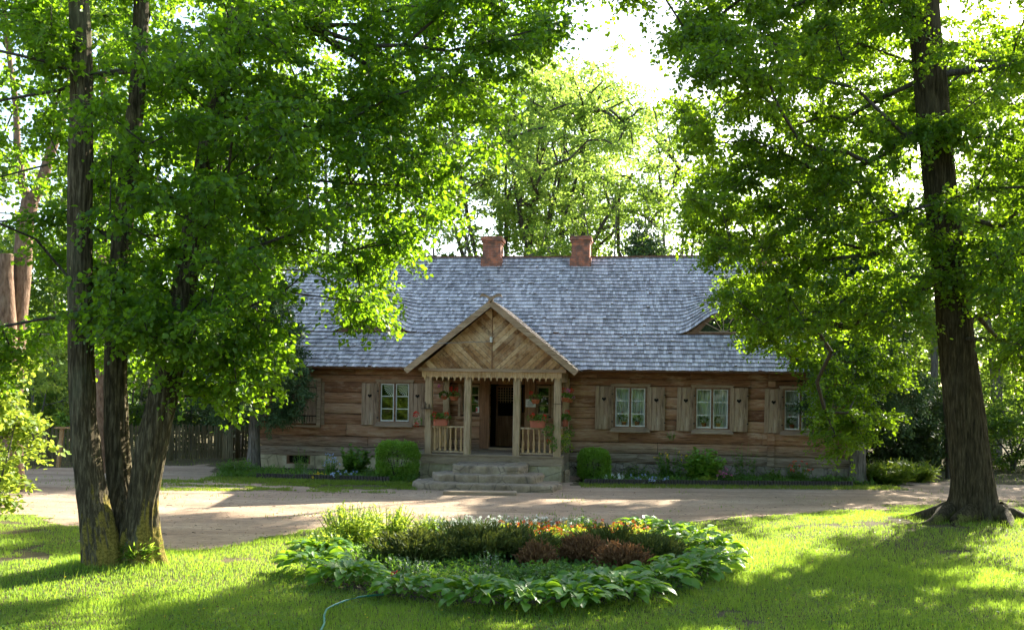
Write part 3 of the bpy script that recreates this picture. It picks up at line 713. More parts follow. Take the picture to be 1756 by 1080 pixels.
def window(x0, x1, z0, z1, cols, nrow, trim=True, side=True, curtain=True, white=True):
    fw = .05; b = MB()
    b.box(x0 - .06, -.02, z0 - .05, x0, .14, z1 + .05); b.box(x1, -.02, z0 - .05, x1 + .06, .14, z1 + .05)
    b.box(x0, -.015, z1, x1, .14, z1 + .05); b.box(x0, -.015, z0 - .05, x1, .14, z0)
    if cols == 2: xm = (x0 + x1) / 2; b.box(xm - .028, -.012, z0, xm + .028, .08, z1)
    wn = b.build('window', M['frame'], house)
    halves = [(x0 + .004, xm - .032), (xm + .032, x1 - .004)] if cols == 2 else [(x0 + .004, x1 - .004)]
    cm = M['white'] if white else M['trim']
    for a, c in halves:
        b = MB(); t = .028
        b.box(a, .01, z0 + .004, a + t, .05, z1 - .004); b.box(c - t, .01, z0 + .004, c, .05, z1 - .004)
        b.box(a + t, .012, z0 + .004, c - t, .05, z0 + .004 + t * 1.4); b.box(a + t, .012, z1 - .004 - t, c - t, .05, z1 - .004)
        for k in range(1, nrow):
            z = z0 + (z1 - z0) * k / nrow; b.box(a + t, .014, z - .013, c - t, .04, z + .013)
        b.build('casement', cm, wn)
        b = MB(); b.add([(a + t, .036, z0 + .04), (c - t, .036, z0 + .04), (c - t, .036, z1 - .03), (a + t, .036, z1 - .03)], [(0, 1, 2, 3)]); b.build('pane', M['glass'], wn)
    if trim:
        b = MB(); b.box(x0 - .17, -.05, z1 + .085, x1 + .17, .03, z1 + .125); b.box(x0 - .14, -.035, z1 + .05, x1 + .14, .02, z1 + .084); b.build('head_board', M['trim'], wn)
        b = MB(); yo, zo = -.20, z0 - .17
        for (xa, xb) in ((x0 - .16, x1 + .16),):
            b.add([(xa, yo, zo), (xb, yo, zo), (xb - .06, -.018, z0 - .055), (xa + .06, -.018, z0 - .055), (xa, yo, zo + .03), (xb, yo, zo + .03), (xb - .06, -.018, z0 - .025), (xa + .06, -.018, z0 - .025)],
                  [(0, 3, 2, 1), (4, 5, 6, 7), (0, 1, 5, 4), (1, 2, 6, 5), (3, 0, 4, 7)])
        b.build('sill', M['trim'], wn)
    if side:
        MB().box(x0 - .13, -.03, z0 - .1, x0 - .062, .03, z1 + .05).build('side_trim', M['trim'], wn); MB().box(x1 + .062, -.03, z0 - .1, x1 + .13, .03, z1 + .05).build('side_trim', M['trim'], wn)
    if curtain:
        nx = 60; vs = []; zz = [z0 + .0, z0 + (z1 - z0) * .35, z1]
        for z in zz:
            for i in range(nx + 1):
                u = i / nx; vs.append((x0 - .03 + (x1 - x0 + .06) * u, .195 + .018 * math.sin(u * 62 + 3 * math.sin(u * 9)) , z))
        MB().add(vs, [(r * (nx + 1) + i, r * (nx + 1) + i + 1, (r + 1) * (nx + 1) + i + 1, (r + 1) * (nx + 1) + i) for r in range(2) for i in range(nx)]).build('curtain', M['curtain'], wn, True)
    return wn
# closed window on the far left: only its frame and sill show
b = MB(); b.box(-7.24, -.09, 1.40, -7.10, .10, 2.90); b.box(-6.03, -.09, 1.40, -5.90, .10, 2.90); b.box(-7.10, -.085, 2.83, -6.03, .1, 2.90); b.box(-7.24, -.13, 1.34, -5.90, .1, 1.397); b.box(-5.895, -.02, 1.42, -5.80, .03, 2.78)
b.build('window_frame', M['trim'], house)
b = MB(); b.box(-7.1, .1, 1.4, -6.03, .12, 2.83); b.build('dark_backing', M['dark'], house)
w2 = window(-3.96, -3.04, 1.57, 2.76, 2, 3, curtain=False)
b = MB()
for cx, sg in ((-3.54, -1), (-3.10, -1)):              # two small paper fans behind the upper panes
    for k in range(8):
        a0, a1 = R_(8 + k * 11), R_(14 + k * 11); r = .34
        b.add([(cx, .10, 2.70), (cx + sg * r * math.sin(a0), .10, 2.70 - r * math.cos(a0)), (cx + sg * r * math.sin(a1), .10, 2.70 - r * math.cos(a1))], [(0, 1, 2)])
b.build('lace_fan', M['curtain'], w2)
window(3.44, 4.34, 1.55, 2.73, 2, 3); window(5.88, 6.82, 1.55, 2.73, 2, 3); window(8.49, 9.41, 1.55, 2.73, 2, 3)
pw1 = window(-1.33, -.80, 1.87, 2.73, 1, 3, False, True, False, False); pw2 = window(1.03, 1.41, 1.87, 2.73, 1, 3, False, True, False, False)
b = MB(); b.box(-1.5, -.14, 1.66, -.7, .0, 1.70); b.build('ledge', M['board_brown'], pw1)
b = MB(); b.box(.95, -.14, 1.66, 1.5, .0, 1.70); b.build('ledge', M['board_brown'], pw2)

# ---- porch
PY = -2.6; PF = .75
b = MB(); rs = random.Random(4); y = PY - .06
while y < -.05: b.box(-2.06, y, PF - .04, 2.06, min(y + .16, -.03) - .004, PF + rs.uniform(-.003, .003)); y += .16
b.build('porch_floor', M['floor'], house)
b = MB(); b.box(-2.04, PY - .03, .47, 2.04, PY + .12, .706); b.box(-2.04, PY + .121, .47, -1.90, -.03, .706); b.box(1.90, PY + .121, .47, 2.04, -.03, .706); b.build('porch_sill_beam', M['floor'], house)
b = MB(); rough_slab(b, -2.03, 2.03, PY, -.05, -.2, .465, .035, 6); b.build('porch_base', M['stone'], house, True)
posts = [-1.84, -.70, .72, 1.88]
for x in posts:
    MB().cbox(x - .10, PY - .0, PF, x + .10, PY + .20, 3.0, .02).build('porch_post', M['post'], house)
for x in (-1.80, 1.93):
    MB().cbox(x - .10, -.24, PF, x + .10, -.06, 3.0, .02).build('porch_post', M['post'], house)
b = MB(); b.box(-2.0, PY + .0, 3.0, 2.0, PY + .18, 3.14); b.box(-1.98, PY + .181, 2.86, -1.84, -.02, 3.14); b.box(1.84, PY + .181, 2.86, 1.98, -.02, 3.14); b.build('porch_beam', M['carved'], house)
b = MB(); y = PY + .2
while y < -.1: b.box(-1.83, y, 3.02, 1.83, y + .2, 3.04); y += .204
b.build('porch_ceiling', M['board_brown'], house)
# carved valance with pendant teeth
T = 23; per = 4.02 / T; b = MB()
for k in range(T):
    x0 = -2.03 + k * per; n = 12
    for i in range(n):
        def zb_(u):
            d = abs(u - .5) * 2                       # tooth in the middle of the period
            return 2.935 - .10 * max(0, 1 - d / .32) ** .75 + .035 * max(0, 1 - abs(d - .72) / .30) + (-.012 if d > .95 else 0)
        xa, xb = x0 + per * i / n, x0 + per * (i + 1) / n; za, zc = zb_(i / n), zb_((i + 1) / n); g = .0015 if i == 0 else 0
        b.add([(xa + g, PY - .055, za), (xb, PY - .055, zc), (xb, PY - .055, 3.11), (xa + g, PY - .055, 3.11), (xa + g, PY - .035, za), (xb, PY - .035, zc), (xb, PY - .035, 3.11), (xa + g, PY - .035, 3.11)],
              [(0, 1, 2, 3), (5, 4, 7, 6), (1, 0, 4, 5)] + ([(0, 3, 7, 4)] if i == 0 else []) + ([(1, 5, 6, 2)] if i == n - 1 else []))
val = b.build('valance', M['carved'], house)
b = MB()
for k in range(T):                                    # raised half rings carved above each gap
    xc = -2.03 + k * per
    for r0, r1 in ((.045, .055), (.068, .076)):
        for i in range(8):
            a0, a1 = math.pi * i / 8, math.pi * (i + 1) / 8
            if xc - r1 < -2.02: continue
            b.add([(xc + r0 * math.cos(a0), PY - .062, 3.0 + r0 * math.sin(a0)), (xc + r1 * math.cos(a0), PY - .062, 3.0 + r1 * math.sin(a0)), (xc + r1 * math.cos(a1), PY - .062, 3.0 + r1 * math.sin(a1)), (xc + r0 * math.cos(a1), PY - .062, 3.0 + r0 * math.sin(a1))], [(0, 1, 2, 3)])
b.build('ring_pattern', M['carved'], val)
b = MB(); b.box(-2.12, PY - .10, 3.112, 2.12, PY + .0, 3.20); b.build('gable_beam', M['trim'], house)
# gable panel of slanting boards meeting in a V
def clip(poly, pts):
    out = poly
    for i in range(len(pts)):
        a, c = pts[i], pts[(i + 1) % len(pts)]; inp = out; out = []
        if not inp: return []
        side = lambda p: (c[0] - a[0]) * (p[1] - a[1]) - (c[1] - a[1]) * (p[0] - a[0])
        for j in range(len(inp)):
            p, q = inp[j], inp[(j + 1) % len(inp)]; sp, sq = side(p), side(q)
            if sp >= 0: out.append(p)
            if (sp >= 0) != (sq >= 0):
                t = sp / (sp - sq); out.append((p[0] + (q[0] - p[0]) * t, p[1] + (q[1] - p[1]) * t))
    return out
GA = 4.98
b = MB(); rs = random.Random(14)
for sg in (-1, 1):
    tri = [(0, 3.2), (2.12, 3.2), (0, GA)] if sg == 1 else [(-2.12, 3.2), (0, 3.2), (0, GA)]
    d = Vector((sg * .72, .69)); nn = Vector((-sg * .69, .72)); q = -2.5
    while q < 3.5:
        wd = rs.uniform(.10, .17); o_ = Vector((0, 3.2)) + nn * q
        A = [o_ - d * .01 - d * 3, o_ + d * 6, o_ + nn * (wd - .006) + d * 6, o_ + nn * (wd - .006) - d * 3]
        A = [(p.x, p.y) for p in A]
        if sg == -1: A = A[::-1]
        P = clip(A, tri)
        if len(P) > 2: b.prism(P, PY - .045 + rs.uniform(-.004, .004), PY - .02)
        q += wd
gp = b.build('gable_panel', M['gable'], house)
b = MB(); b.box(-.012, PY - .06, 3.2, .012, PY - .045, 4.9); b.build('middle_batten', M['frame'], gp)
b = MB(); b.lathe([(.035, 0), (.05, .03), (.04, .07), (.02, .09)], 10, Matrix.Translation((-.02, PY - .11, 4.02))); b.lathe([(.03, -.07), (.045, -.04), (.03, 0)], 10, Matrix.Translation((-.02, PY - .11, 4.02)))
b.build('lamp', M['white'], house)
# porch roof
PR, PE, PXE, PYF = 5.10, 3.17, 2.42, -2.98
psl = math.hypot(PXE, PR - PE); ux, uz = PXE / psl, (PR - PE) / psl; b = MB(); bb_ = MB(); rs = random.Random(21)
for sg in (-1, 1):
    nc2 = int(psl / CH) + 1
    for c in range(nc2):
        s = psl - (c + 1) * CH                          # from the eave (s=psl) to the ridge (s=0)
        s_lo = psl - c * CH; s_hi = max(0, s - .04)
        if s_lo <= 0: break
        zlow = PR - s_lo * uz; yend = EY + max(0, (zlow - EZ)) / (TZ / TY) + .25; y = PYF
        if zlow < EZ: yend = EY + .12
        while y < yend:
            wd = rs.uniform(.065, .115); y2 = min(y + wd, yend + .03); lo = rs.uniform(.036, .048); th = rs.uniform(.012, .018); ls = s_lo + rs.uniform(-.012, .012)
            f = lambda yy, ss, off: (sg * (ss * ux + off * uz), yy, PR - ss * uz + off * ux)
            v = [f(y + .003, ls, lo), f(y2 - .003, ls, lo), f(y2 - .003, s_hi, .004), f(y + .003, s_hi, .004), f(y + .003, ls, lo + th), f(y2 - .003, ls, lo + th), f(y2 - .003, s_hi, .012), f(y + .003, s_hi, .012)]
            fs = [(4, 5, 6, 7), (0, 1, 5, 4), (1, 2, 6, 5), (3, 0, 4, 7), (0, 3, 2, 1)]
            b.add(v, fs if sg < 0 else [tuple(reversed(q)) for q in fs]); y = y2
    ye = EY + (PR - EZ) / (TZ / TY) + .2
    bb_.add([(0, PYF + .03, PR - .005), (sg * PXE, PYF + .03, PE - .005), (sg * PXE, EY + .1, PE - .005), (0, ye, PR - .005)], [(0, 1, 2, 3)])
proof = b.build('porch_roof', M['shingle'], house)
bb_.build('roof_boarding', M['board_brown'], proof)
b = MB()
for sg in (-1, 1):
    b.beam((sg * (PXE + .02), PYF - .02 - .012 * sg, PE - .075), (0, PYF - .02 - .012 * sg, PR - .06), .035, .17)
b.build('bargeboard', M['trim'], proof)
for sg in (-1, 1):                                     # crossed, curled gable horns
    pts = [(0, 0), (.09, .07), (.17, .12), (.24, .135), (.30, .12), (.325, .09), (.30, .165), (.25, .20), (.17, .19), (.07, .14), (-.07, .03), (-.05, -.04)]
    P = [(sg * x, PR + z - .0) for x, z in pts]
    if sg < 0: P = P[::-1]
    y = PYF - .045 - .03 * (sg > 0); b = MB(); b.prism(P, y, y + .028); b.build('gable_horn', M['trim'], proof)
# railings
def baluster(name='baluster', parent=None):
    pr = [(.042, 0), (.042, .04), (.03, .05), (.036, .07), (.026, .09), (.034, .16), (.040, .23), (.036, .30), (.022, .36), (.019, .42), (.024, .50), (.032, .56), (.022, .59), (.034, .62), (.034, .66)]
    b = MB(); b.lathe(pr, 10); return b.build(name, M['carved'], parent, True)
def railing(x0, x1, yy, n, along='x'):
    r = bpy.data.objects.new('railing', None); C.objects.link(r); r.parent = house
    for n_, w_, z0, z1 in (('top_rail', .05, 1.50, 1.55), ('bottom_rail', .035, .785, .835)):
        b = MB()
        if along == 'x': b.box(x0, yy - w_, z0, x1, yy + w_, z1)
        else: b.box(yy - w_, x0, z0, yy + w_, x1, z1)
        b.build(n_, M['post'], r)
    for i in range(n):
        t = x0 + (x1 - x0) * (i + .5) / n; o = baluster(parent=r) if not railing_proto else railing_proto[0].copy()
        if railing_proto: C.objects.link(o); o.parent = r
        else: railing_proto.append(o)
        o.location = (t, yy, .838) if along == 'x' else (yy, t, .838)
railing_proto = []
railing(-1.735, -.805, PY + .10, 6); railing(.825, 1.775, PY + .10, 6); railing(PY + .22, -.25, -1.82, 9, 'y'); railing(PY + .22, -.25, 1.90, 9, 'y')
# wall of the porch: board linings and the doorway
b = MB()
for x0, x1 in ((-.77, -.62), (-.615, -.47), (.64, .80), (.805, .97)): b.box(x0, -.05, .79, x1, .0, 2.98)
b.box(-.468, -.055, 2.79, .638, .02, 2.98); b.box(-1.90, -.03, 1.0, -1.76, .0, 2.95)
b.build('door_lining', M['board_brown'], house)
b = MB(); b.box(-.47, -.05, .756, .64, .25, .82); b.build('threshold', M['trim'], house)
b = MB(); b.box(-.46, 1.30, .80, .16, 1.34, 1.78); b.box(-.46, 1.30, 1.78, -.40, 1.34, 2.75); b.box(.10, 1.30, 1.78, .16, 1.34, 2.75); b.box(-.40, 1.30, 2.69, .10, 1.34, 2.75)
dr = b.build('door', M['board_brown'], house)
b = MB()
for i in range(1, 6): b.box(-.40 + i * .083 - .012, 1.305, 2.2, -.40 + i * .083 + .012, 1.32, 2.69)
for i in range(1, 6): b.box(-.40, 1.285, 2.2 + i * .083 - .012, .10, 1.303, 2.2 + i * .083 + .012)
b.build('lattice', M['trim'], dr)
b = MB(); b.lathe([(.02, 0), (.028, .02), (.015, .05)], 8, Matrix.Translation((.08, 1.27, 1.72)) @ Matrix.Rotation(R_(90), 4, 'X')); b.build('handle', M['iron'], dr)
b = MB(); b.box(.20, 1.42, .80, .63, 1.46, 1.9)
for i in range(7): b.box(.23 + i * .06, 1.415, 1.9, .25 + i * .06, 1.44, 2.7)
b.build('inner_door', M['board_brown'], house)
b = MB()
for x, z in ((-1.84, 2.03), ): b.box(x - .17, PY - .16, z, x + .13, PY - .003, z + .018); b.box(x - .1, PY - .05, z + .02, x - .085, PY - .003, z + .20); b.box(x + .02, PY - .05, z + .02, x + .035, PY - .003, z + .14); b.tube([(x - .09, PY - .1, z + .02), (x - .06, PY - .12, z + .12), (x, PY - .1, z + .16)], .006, 5)
b.build('bracket', M['iron'], house)
b = MB()
for i in range(9):
    a = -.1 + .2 * i / 8; b.beam((1.88 + a - .01, PY - .012, 2.23 + .008 * (i % 2)), (1.88 + a + .02, PY - .012, 2.24 - .008 * (i % 2)), .012, .012)
b.build('chain', M['iron'], house)
# stone steps: irregular slabs
for k, (pl, z0, z1) in enumerate([([(-1.55, -5.50), (-.9, -5.62), (.1, -5.56), (1.3, -5.66), (2.05, -5.42), (2.22, -4.7), (2.1, -3.9), (-1.5, -3.9), (-1.75, -4.6)], -.1, .17),
                                  ([(-1.12, -4.86), (-.2, -4.97), (.8, -4.93), (1.42, -4.85), (1.68, -4.3), (1.6, -3.5), (-1.2, -3.5), (-1.35, -4.1)], .165, .35),
                                  ([(-.75, -4.24), (.1, -4.34), (1.02, -4.27), (1.16, -3.7), (1.1, -2.66), (-.85, -2.66), (-.9, -3.6)], .345, .55)]):
    b = MB(); n = len(pl); cx = sum(p[0] for p in pl) / n; cy_ = sum(p[1] for p in pl) / n; out = []
    for i in range(n):
        p, q = pl[i], pl[(i + 1) % n]; L_ = math.dist(p, q); m_ = max(1, int(L_ / .09))
        for j in range(m_): out.append((p[0] + (q[0] - p[0]) * j / m_, p[1] + (q[1] - p[1]) * j / m_))
    rings = [(0, z0, 1.0), (.5, (z0 + z1) / 2, 1.0), (.8, z1 - .03, 1.0), (1, z1, .975), (1, z1, .85), (1, z1, .6), (1, z1, .3)]
    vs = []
    for _, z, sc_ in rings:
        for (x, y) in out:
            f = 1 + .0; nz = mnoise.noise(Vector((x * 3.5, y * 3.5, z * 3 + k * 7))) ; n2 = mnoise.noise(Vector((x * 11, y * 11, z * 9 + k)))
            seam = -.075 * math.exp(-((((x * 1.0 + k * .37) % .62) - .31) / .022) ** 2) if sc_ >= .97 else 0
            e = .055 * nz + .028 * n2 + seam; r_ = math.hypot(x - cx, y - cy_)
            vs.append((cx + (x - cx) * sc_ * (1 + e / r_ * 1.3), cy_ + (y - cy_) * sc_ * (1 + e / r_ * 1.3), z + (.018 * nz + .012 * n2 if sc_ < 1.01 and z > z0 else 0)))
    m_ = len(out); fs = [(r * m_ + i, r * m_ + (i + 1) % m_, (r + 1) * m_ + (i + 1) % m_, (r + 1) * m_ + i) for r in range(len(rings) - 1) for i in range(m_)]
    fs.append(tuple((len(rings) - 1) * m_ + i for i in range(m_))); b.add(vs, fs); b.build('step', M['step'], house, True)

# ------------------------------------------------------------------ signs
def text_mesh(txt, size, ext=.004):
    cu = bpy.data.curves.new('t', 'FONT'); cu.body = txt; cu.size = size; cu.extrude = ext; cu.align_x = 'CENTER'; cu.space_character = 1.12
    o = bpy.data.objects.new('t', cu); C.objects.link(o); bpy.context.view_layer.update()
    me = bpy.data.meshes.new_from_object(o.evaluated_get(bpy.context.evaluated_depsgraph_get())); bpy.data.objects.remove(o); return me
ks = empty('letter_sign', HL(.16, -.075, 2.80), -TH, 'ochre carved letters KASA on the dark beam above the doorway', 'sign')
b = MB(); b.box(-.34, .0, -.03, .34, .018, .13); b.build('board', M['board_brown'], ks)
lt = link('lettering', text_mesh('KASA', .15), simple('ochre_paint', (.62, .30, .05), .6), ks); lt.rotation_euler = (R_(90), 0, 0); lt.location = (0, -.006, 0)
ns = empty('notice_board', HL(.83, -.075, 2.10), -TH, 'small white notice with grey lines of text beside the right porch window', 'sign')
b = MB(); b.box(-.155, .0, 0, .155, .015, .24); b.build('board', M['white'], ns)
b = MB(); rs = random.Random(3)
for i in range(7):
    q = rs.uniform(.07, .12) if i else .05; b.box(-q, -.002, .205 - i * .028, q, -.0005, .213 - i * .028)
b.build('print', M['iron'], ns)
ps = empty('small_poster', HL(-.84, -.03, 1.90), -TH, 'tiny red and white card in the lower pane of the left porch window', 'card')
b = MB(); b.box(-.05, .0, 0, .05, .006, .17); b.build('card', M['white'], ps)
b = MB(); b.box(-.045, -.003, .03, .0, -.001, .15); b.build('red_field', simple('red_print', (.5, .03, .02)), ps)

# ------------------------------------------------------------------ flower pots
def ball(n, r, rg, flat=1.0, cz=0, up=.3):
    d = nrm(rg.normal(0, 1, (n, 3))); P = d * (rg.uniform(.35, 1, (n, 1)) ** .5) * r; P[:, 2] = P[:, 2] * flat + cz
    return P, nrm(d + rg.normal(0, .5, (n, 3)) + np.array([0, 0, up])), rg.normal(0, 1, (n, 3)) + np.array([0, 0, .6])
def foliage_ball(parent, c, r, n, size, m, rg, flat=1.0, tmpl=LEAF4, name='foliage'):
    P, D, U = ball(n, r, rg, flat); o = leaves(name, P + np.array(c), D, U, size * rg.uniform(.6, 1.2, n), m, parent, tmpl); return o
def bowl(r, h): return [(r * .55, 0), (r * .72, h * .35), (r * .9, h * .8), (r * 1.0, h * .82), (r * 1.04, h), (r * .93, h), (r * .85, h * .75)]
def hanging_pot(x, y, z, r, label, blooms, hang=3.0, col='red', seed=0):
    rg = np.random.default_rng(100 + seed); t = empty('hanging_flower_pot', HL(x, y, z), -TH, label, 'flower pot')
    b = MB(); b.lathe(bowl(r, r * .85), 16); b.build('bowl', M['terra'], t, True)
    b = MB()
    for a in range(3):
        an = a * 2.1; b.tube([(r * math.cos(an), r * math.sin(an), r * .8), (0, 0, min(.5, hang - z - .03)), (0, 0, hang - z)], .0035, 4)
    b.build('hanger', M['iron'], t)
    foliage_ball(t, (0, 0, r * 1.1), r * 1.15, 130, .06, M['peren'], rg, .6)
    for i, (bx, bz, br, c) in enumerate(blooms): foliage_ball(t, (bx, -.06, r + bz), br, 45, .035, M[c], rg, 1, LEAF4, 'blossom')
    return t
G_ = 'hanging pots on the porch'
hanging_pot(-1.53, -1.9, 2.30, .12, 'round hanging pot with sparse pink bloom, leftmost beside the left corner post', [(-.14, .28, .03, 'pink'), (.02, .10, .03, 'peren')], 3.0, seed=1)
hanging_pot(-1.40, -1.2, 2.28, .10, 'small hanging pot with dark red bloom between two larger pots', [(.02, .14, .05, 'red')], 3.0, seed=2)
hanging_pot(-1.19, -2.05, 2.27, .15, 'wide orange hanging bowl with red blooms, nearest the second porch post', [(-.08, .20, .05, 'red'), (.08, .19, .05, 'red')], 3.0, seed=3)
hanging_pot(1.22, -2.2, 2.22, .15, 'orange hanging bowl with one red bloom in front of the right porch window', [(-.12, .15, .06, 'red')], 3.0, seed=4)
hanging_pot(2.02, -1.7, 2.29, .14, 'orange hanging bowl with red and violet blooms outside the right corner post', [(-.04, .20, .07, 'red'), (.09, .19, .05, 'pink')], 3.05, seed=5)
hanging_pot(2.10, -.9, 2.27, .13, 'hanging pot with dark red and lilac blooms nearest the house wall', [(.06, .22, .06, 'red'), (.12, .02, .04, 'pink')], 3.05, seed=6)
def flower_box(x, y, z, L_, label, blooms, seed, rz=0):
    rg = np.random.default_rng(200 + seed); t = empty('flower_box', HL(x, y, z), -TH + rz, label, 'flower box')
    b = MB(); n = 14
    for r0, h0, h1 in ((.86, 0, .17), (1.0, .17, .20)):
        P = []
        for i in range(n * 2):
            a = math.pi * i / n; P.append((math.copysign(abs(math.cos(a)) ** .6, math.cos(a)) * L_ / 2, math.copysign(abs(math.sin(a)) ** .6, math.sin(a)) * .10))
        k = len(P); b.add([(p[0] * r0 * .9, p[1] * r0 * .9, h0) for p in P] + [(p[0] * r0, p[1] * r0, h1) for p in P], [(i, (i + 1) % k, k + (i + 1) % k, k + i) for i in range(k)] + [tuple(range(k - 1, -1, -1)), tuple(range(k, 2 * k))])
    b.build('trough', M['plastic'], t)
    for i in range(3): foliage_ball(t, ((i - 1) * L_ * .3, 0, .25), .14, 90, .065, M['peren'], rg, .7)
    for bx, bz, br in blooms: foliage_ball(t, (bx, -.05, bz), br, 60, .038, M['red'], rg, 1, LEAF4, 'blossom')
    return t
flower_box(-1.47, PY + .0, 1.555, .52, 'brown flower box of red geraniums on the left porch railing', [(-.17, .33, .06), (-.12, .20, .07), (.17, .32, .055)], 1)
flower_box(1.33, PY + .0, 1.555, .52, 'brown flower box of red geraniums on the front right porch railing', [(-.14, .33, .065), (.20, .30, .06)], 2)
flower_box(2.0, -1.1, 1.555, .40, 'small brown flower box on the right-hand side railing by the wall', [(.0, .42, .07)], 3, R_(90))
rg = np.random.default_rng(31)
t = empty('wall_geranium', HL(-2.12, PY - .05, 1.45), -TH, 'red geranium blooms outside the left corner post', 'geranium')
foliage_ball(t, (0, 0, .2), .12, 70, .05, M['peren'], rg); foliage_ball(t, (-.05, -.05, .42), .08, 80, .04, M['red'], rg, 1, LEAF4, 'blossom'); foliage_ball(t, (-.03, -.05, .12), .06, 50, .04, M['red'], rg, 1, LEAF4, 'blossom')
t = empty('trailing_plant', HL(1.68, PY - .06, .95), -TH, 'leafy vine with red flowers trailing down beside the right corner post', 'plant')
for i, (x, z, r) in enumerate([(-.05, .5, .13), (.0, .35, .12), (.07, .2, .13), (.02, .62, .1), (.12, .05, .09)]): foliage_ball(t, (x, 0, z), r, 70, .06, M['peren'], rg)
foliage_ball(t, (-.02, -.08, .24), .05, 30, .04, M['red'], rg, 1, LEAF4, 'blossom')
t = empty('climbing_plant', HL(2.0, -1.6, .78), -TH, 'yellow-green climbing plant on the right side railing of the porch', 'plant')
for i in range(9): foliage_ball(t, (rg.uniform(-.05, .12), rg.uniform(-.7, .8), rg.uniform(.05, .65)), .16, 60, .06, M['peren' if i % 3 else 'yellow'], rg)
nm = ['left pot in the first window right of the porch, red bloom', 'right pot in the first window right of the porch', 'left pot in the second window right of the porch', 'right pot in the second window right of the porch', 'faint leafy pot at the left of the last window', 'dark-leaved pot at the right of the last window']
for i, x in enumerate([3.70, 4.10, 6.12, 6.55, 8.72, 9.20]):
    t = empty('potted_geranium', HL(x, .13, 1.56), -TH, 'orange ' + nm[i], 'potted plant', 'pots behind the window panes'); r = .075
    b = MB(); b.box(-.12, -.06, -.03, .12, .08, -.005); b.build('saucer', M['white'], t)
    b = MB(); b.lathe([(r * .7, 0), (r * .9, .11), (r * 1.05, .115), (r * 1.05, .145)], 12); b.build('pot', M['terra'], t, True)
    foliage_ball(t, (0, 0, .24), .13, 90, .055, M['peren'], rg, .7)
    foliage_ball(t, (-.05 if i % 2 == 0 else .04, 0, .40), .035, 16, .03, M['red'], rg, 1, LEAF4, 'blossom')

# ------------------------------------------------------------------ small things near the porch
t = tag(MB().box(-.9, -.22, 0, .9, .22, .075).build('wooden_plank', M['floor']), 'long dark wooden plank lying before the stone steps', 'plank'); t.location = (-.75, 24.6, .012); t.rotation_euler = (0, 0, R_(-1))
b = MB(); b.box(-.10, -.03, 0, .10, .03, .36); t = tag(b.build('paving_slab', M['step']), 'grey slab leaning on the right corner of the porch base', 'slab'); t.location = HL(2.16, -2.35, 0.01); t.rotation_euler = (R_(6), R_(-6), -TH + R_(50))
def edging(pts, label):
    b = MB()
    for a, c in zip(pts[:-1], pts[1:]):
        L_ = math.dist(a, c); n = int(L_ / .085)
        for i in range(n):
            x = a[0] + (c[0] - a[0]) * (i + .5) / n; y = a[1] + (c[1] - a[1]) * (i + .5) / n; h_ = .165 + .012 * mnoise.noise(Vector((x * 2, 0, 0)))
            b.cbox(x - .038, y - .03, -.02, x + .038, y + .03, h_, .018)
        b.beam((a[0], a[1] + .02, .07), (c[0], c[1] + .02, .07), .02, .10)
    tag(b.build('palisade_edging', M['rubber']), label, 'edging', 'ribbed edging of the house beds')
edging([(-7.15, 27.95), (-5.2, 27.72), (-3.35, 27.45)], 'dark ribbed edging strip in front of the left house bed')
edging([(2.05, 27.75), (5.0, 27.85), (8.0, 28.1), (9.75, 28.35)], 'dark ribbed edging strip in front of the right house bed')
def bedsheet(name, poly):
    xs = [p[0] for p in poly]; ys = [p[1] for p in poly]
    tag(sheet(name, np.arange(min(xs), max(xs), .15), np.arange(min(ys), max(ys), .15), M['soil'], .02, lambda x, y: inpoly(x, y, poly)), kind='structure')
BL = [(-8.6, 27.9), (-7.15, 28.0), (-3.35, 27.5), (-2.6, 27.6), (-2.4, 31.2), (-8.0, 31.9)]; BR = [(2.1, 27.8), (9.8, 28.4), (11.2, 28.8), (10.6, 29.6), (2.1, 30.7)]
bedsheet('house_bed_soil', BL); bedsheet('house_bed_soil', BR)
# overhead cable and garden hose
a = HL(-.05, PY - .08, 3.98); c_ = at(60, 572, 24.5); pts = []
for i in range(40):
    u = i / 39; p = a.lerp(c_, u); p.z -= .5 * math.sin(math.pi * u) * .4; pts.append(p)
tag(MB().tube(pts, .010, 5).build('overhead_cable', simple('grey_cable', (.35, .34, .32), .6)), 'thin pale cable running from the porch gable to the left', 'cable')
pts = []
for px, py in [(470, 1190), (520, 1120), (550, 1088), (556, 1075), (556, 1060), (560, 1050), (572, 1043), (592, 1035), (615, 1029), (640, 1026), (660, 1024)]:
    x, y = gnd(px, py); pts.append((x, y, hz(x, y) + .045))
tag(MB().tube(pts, .012, 6).build('garden_hose', simple('hose_green', (.03, .22, .14), .4)), 'green garden hose lying in the grass by the front left hostas', 'hose')
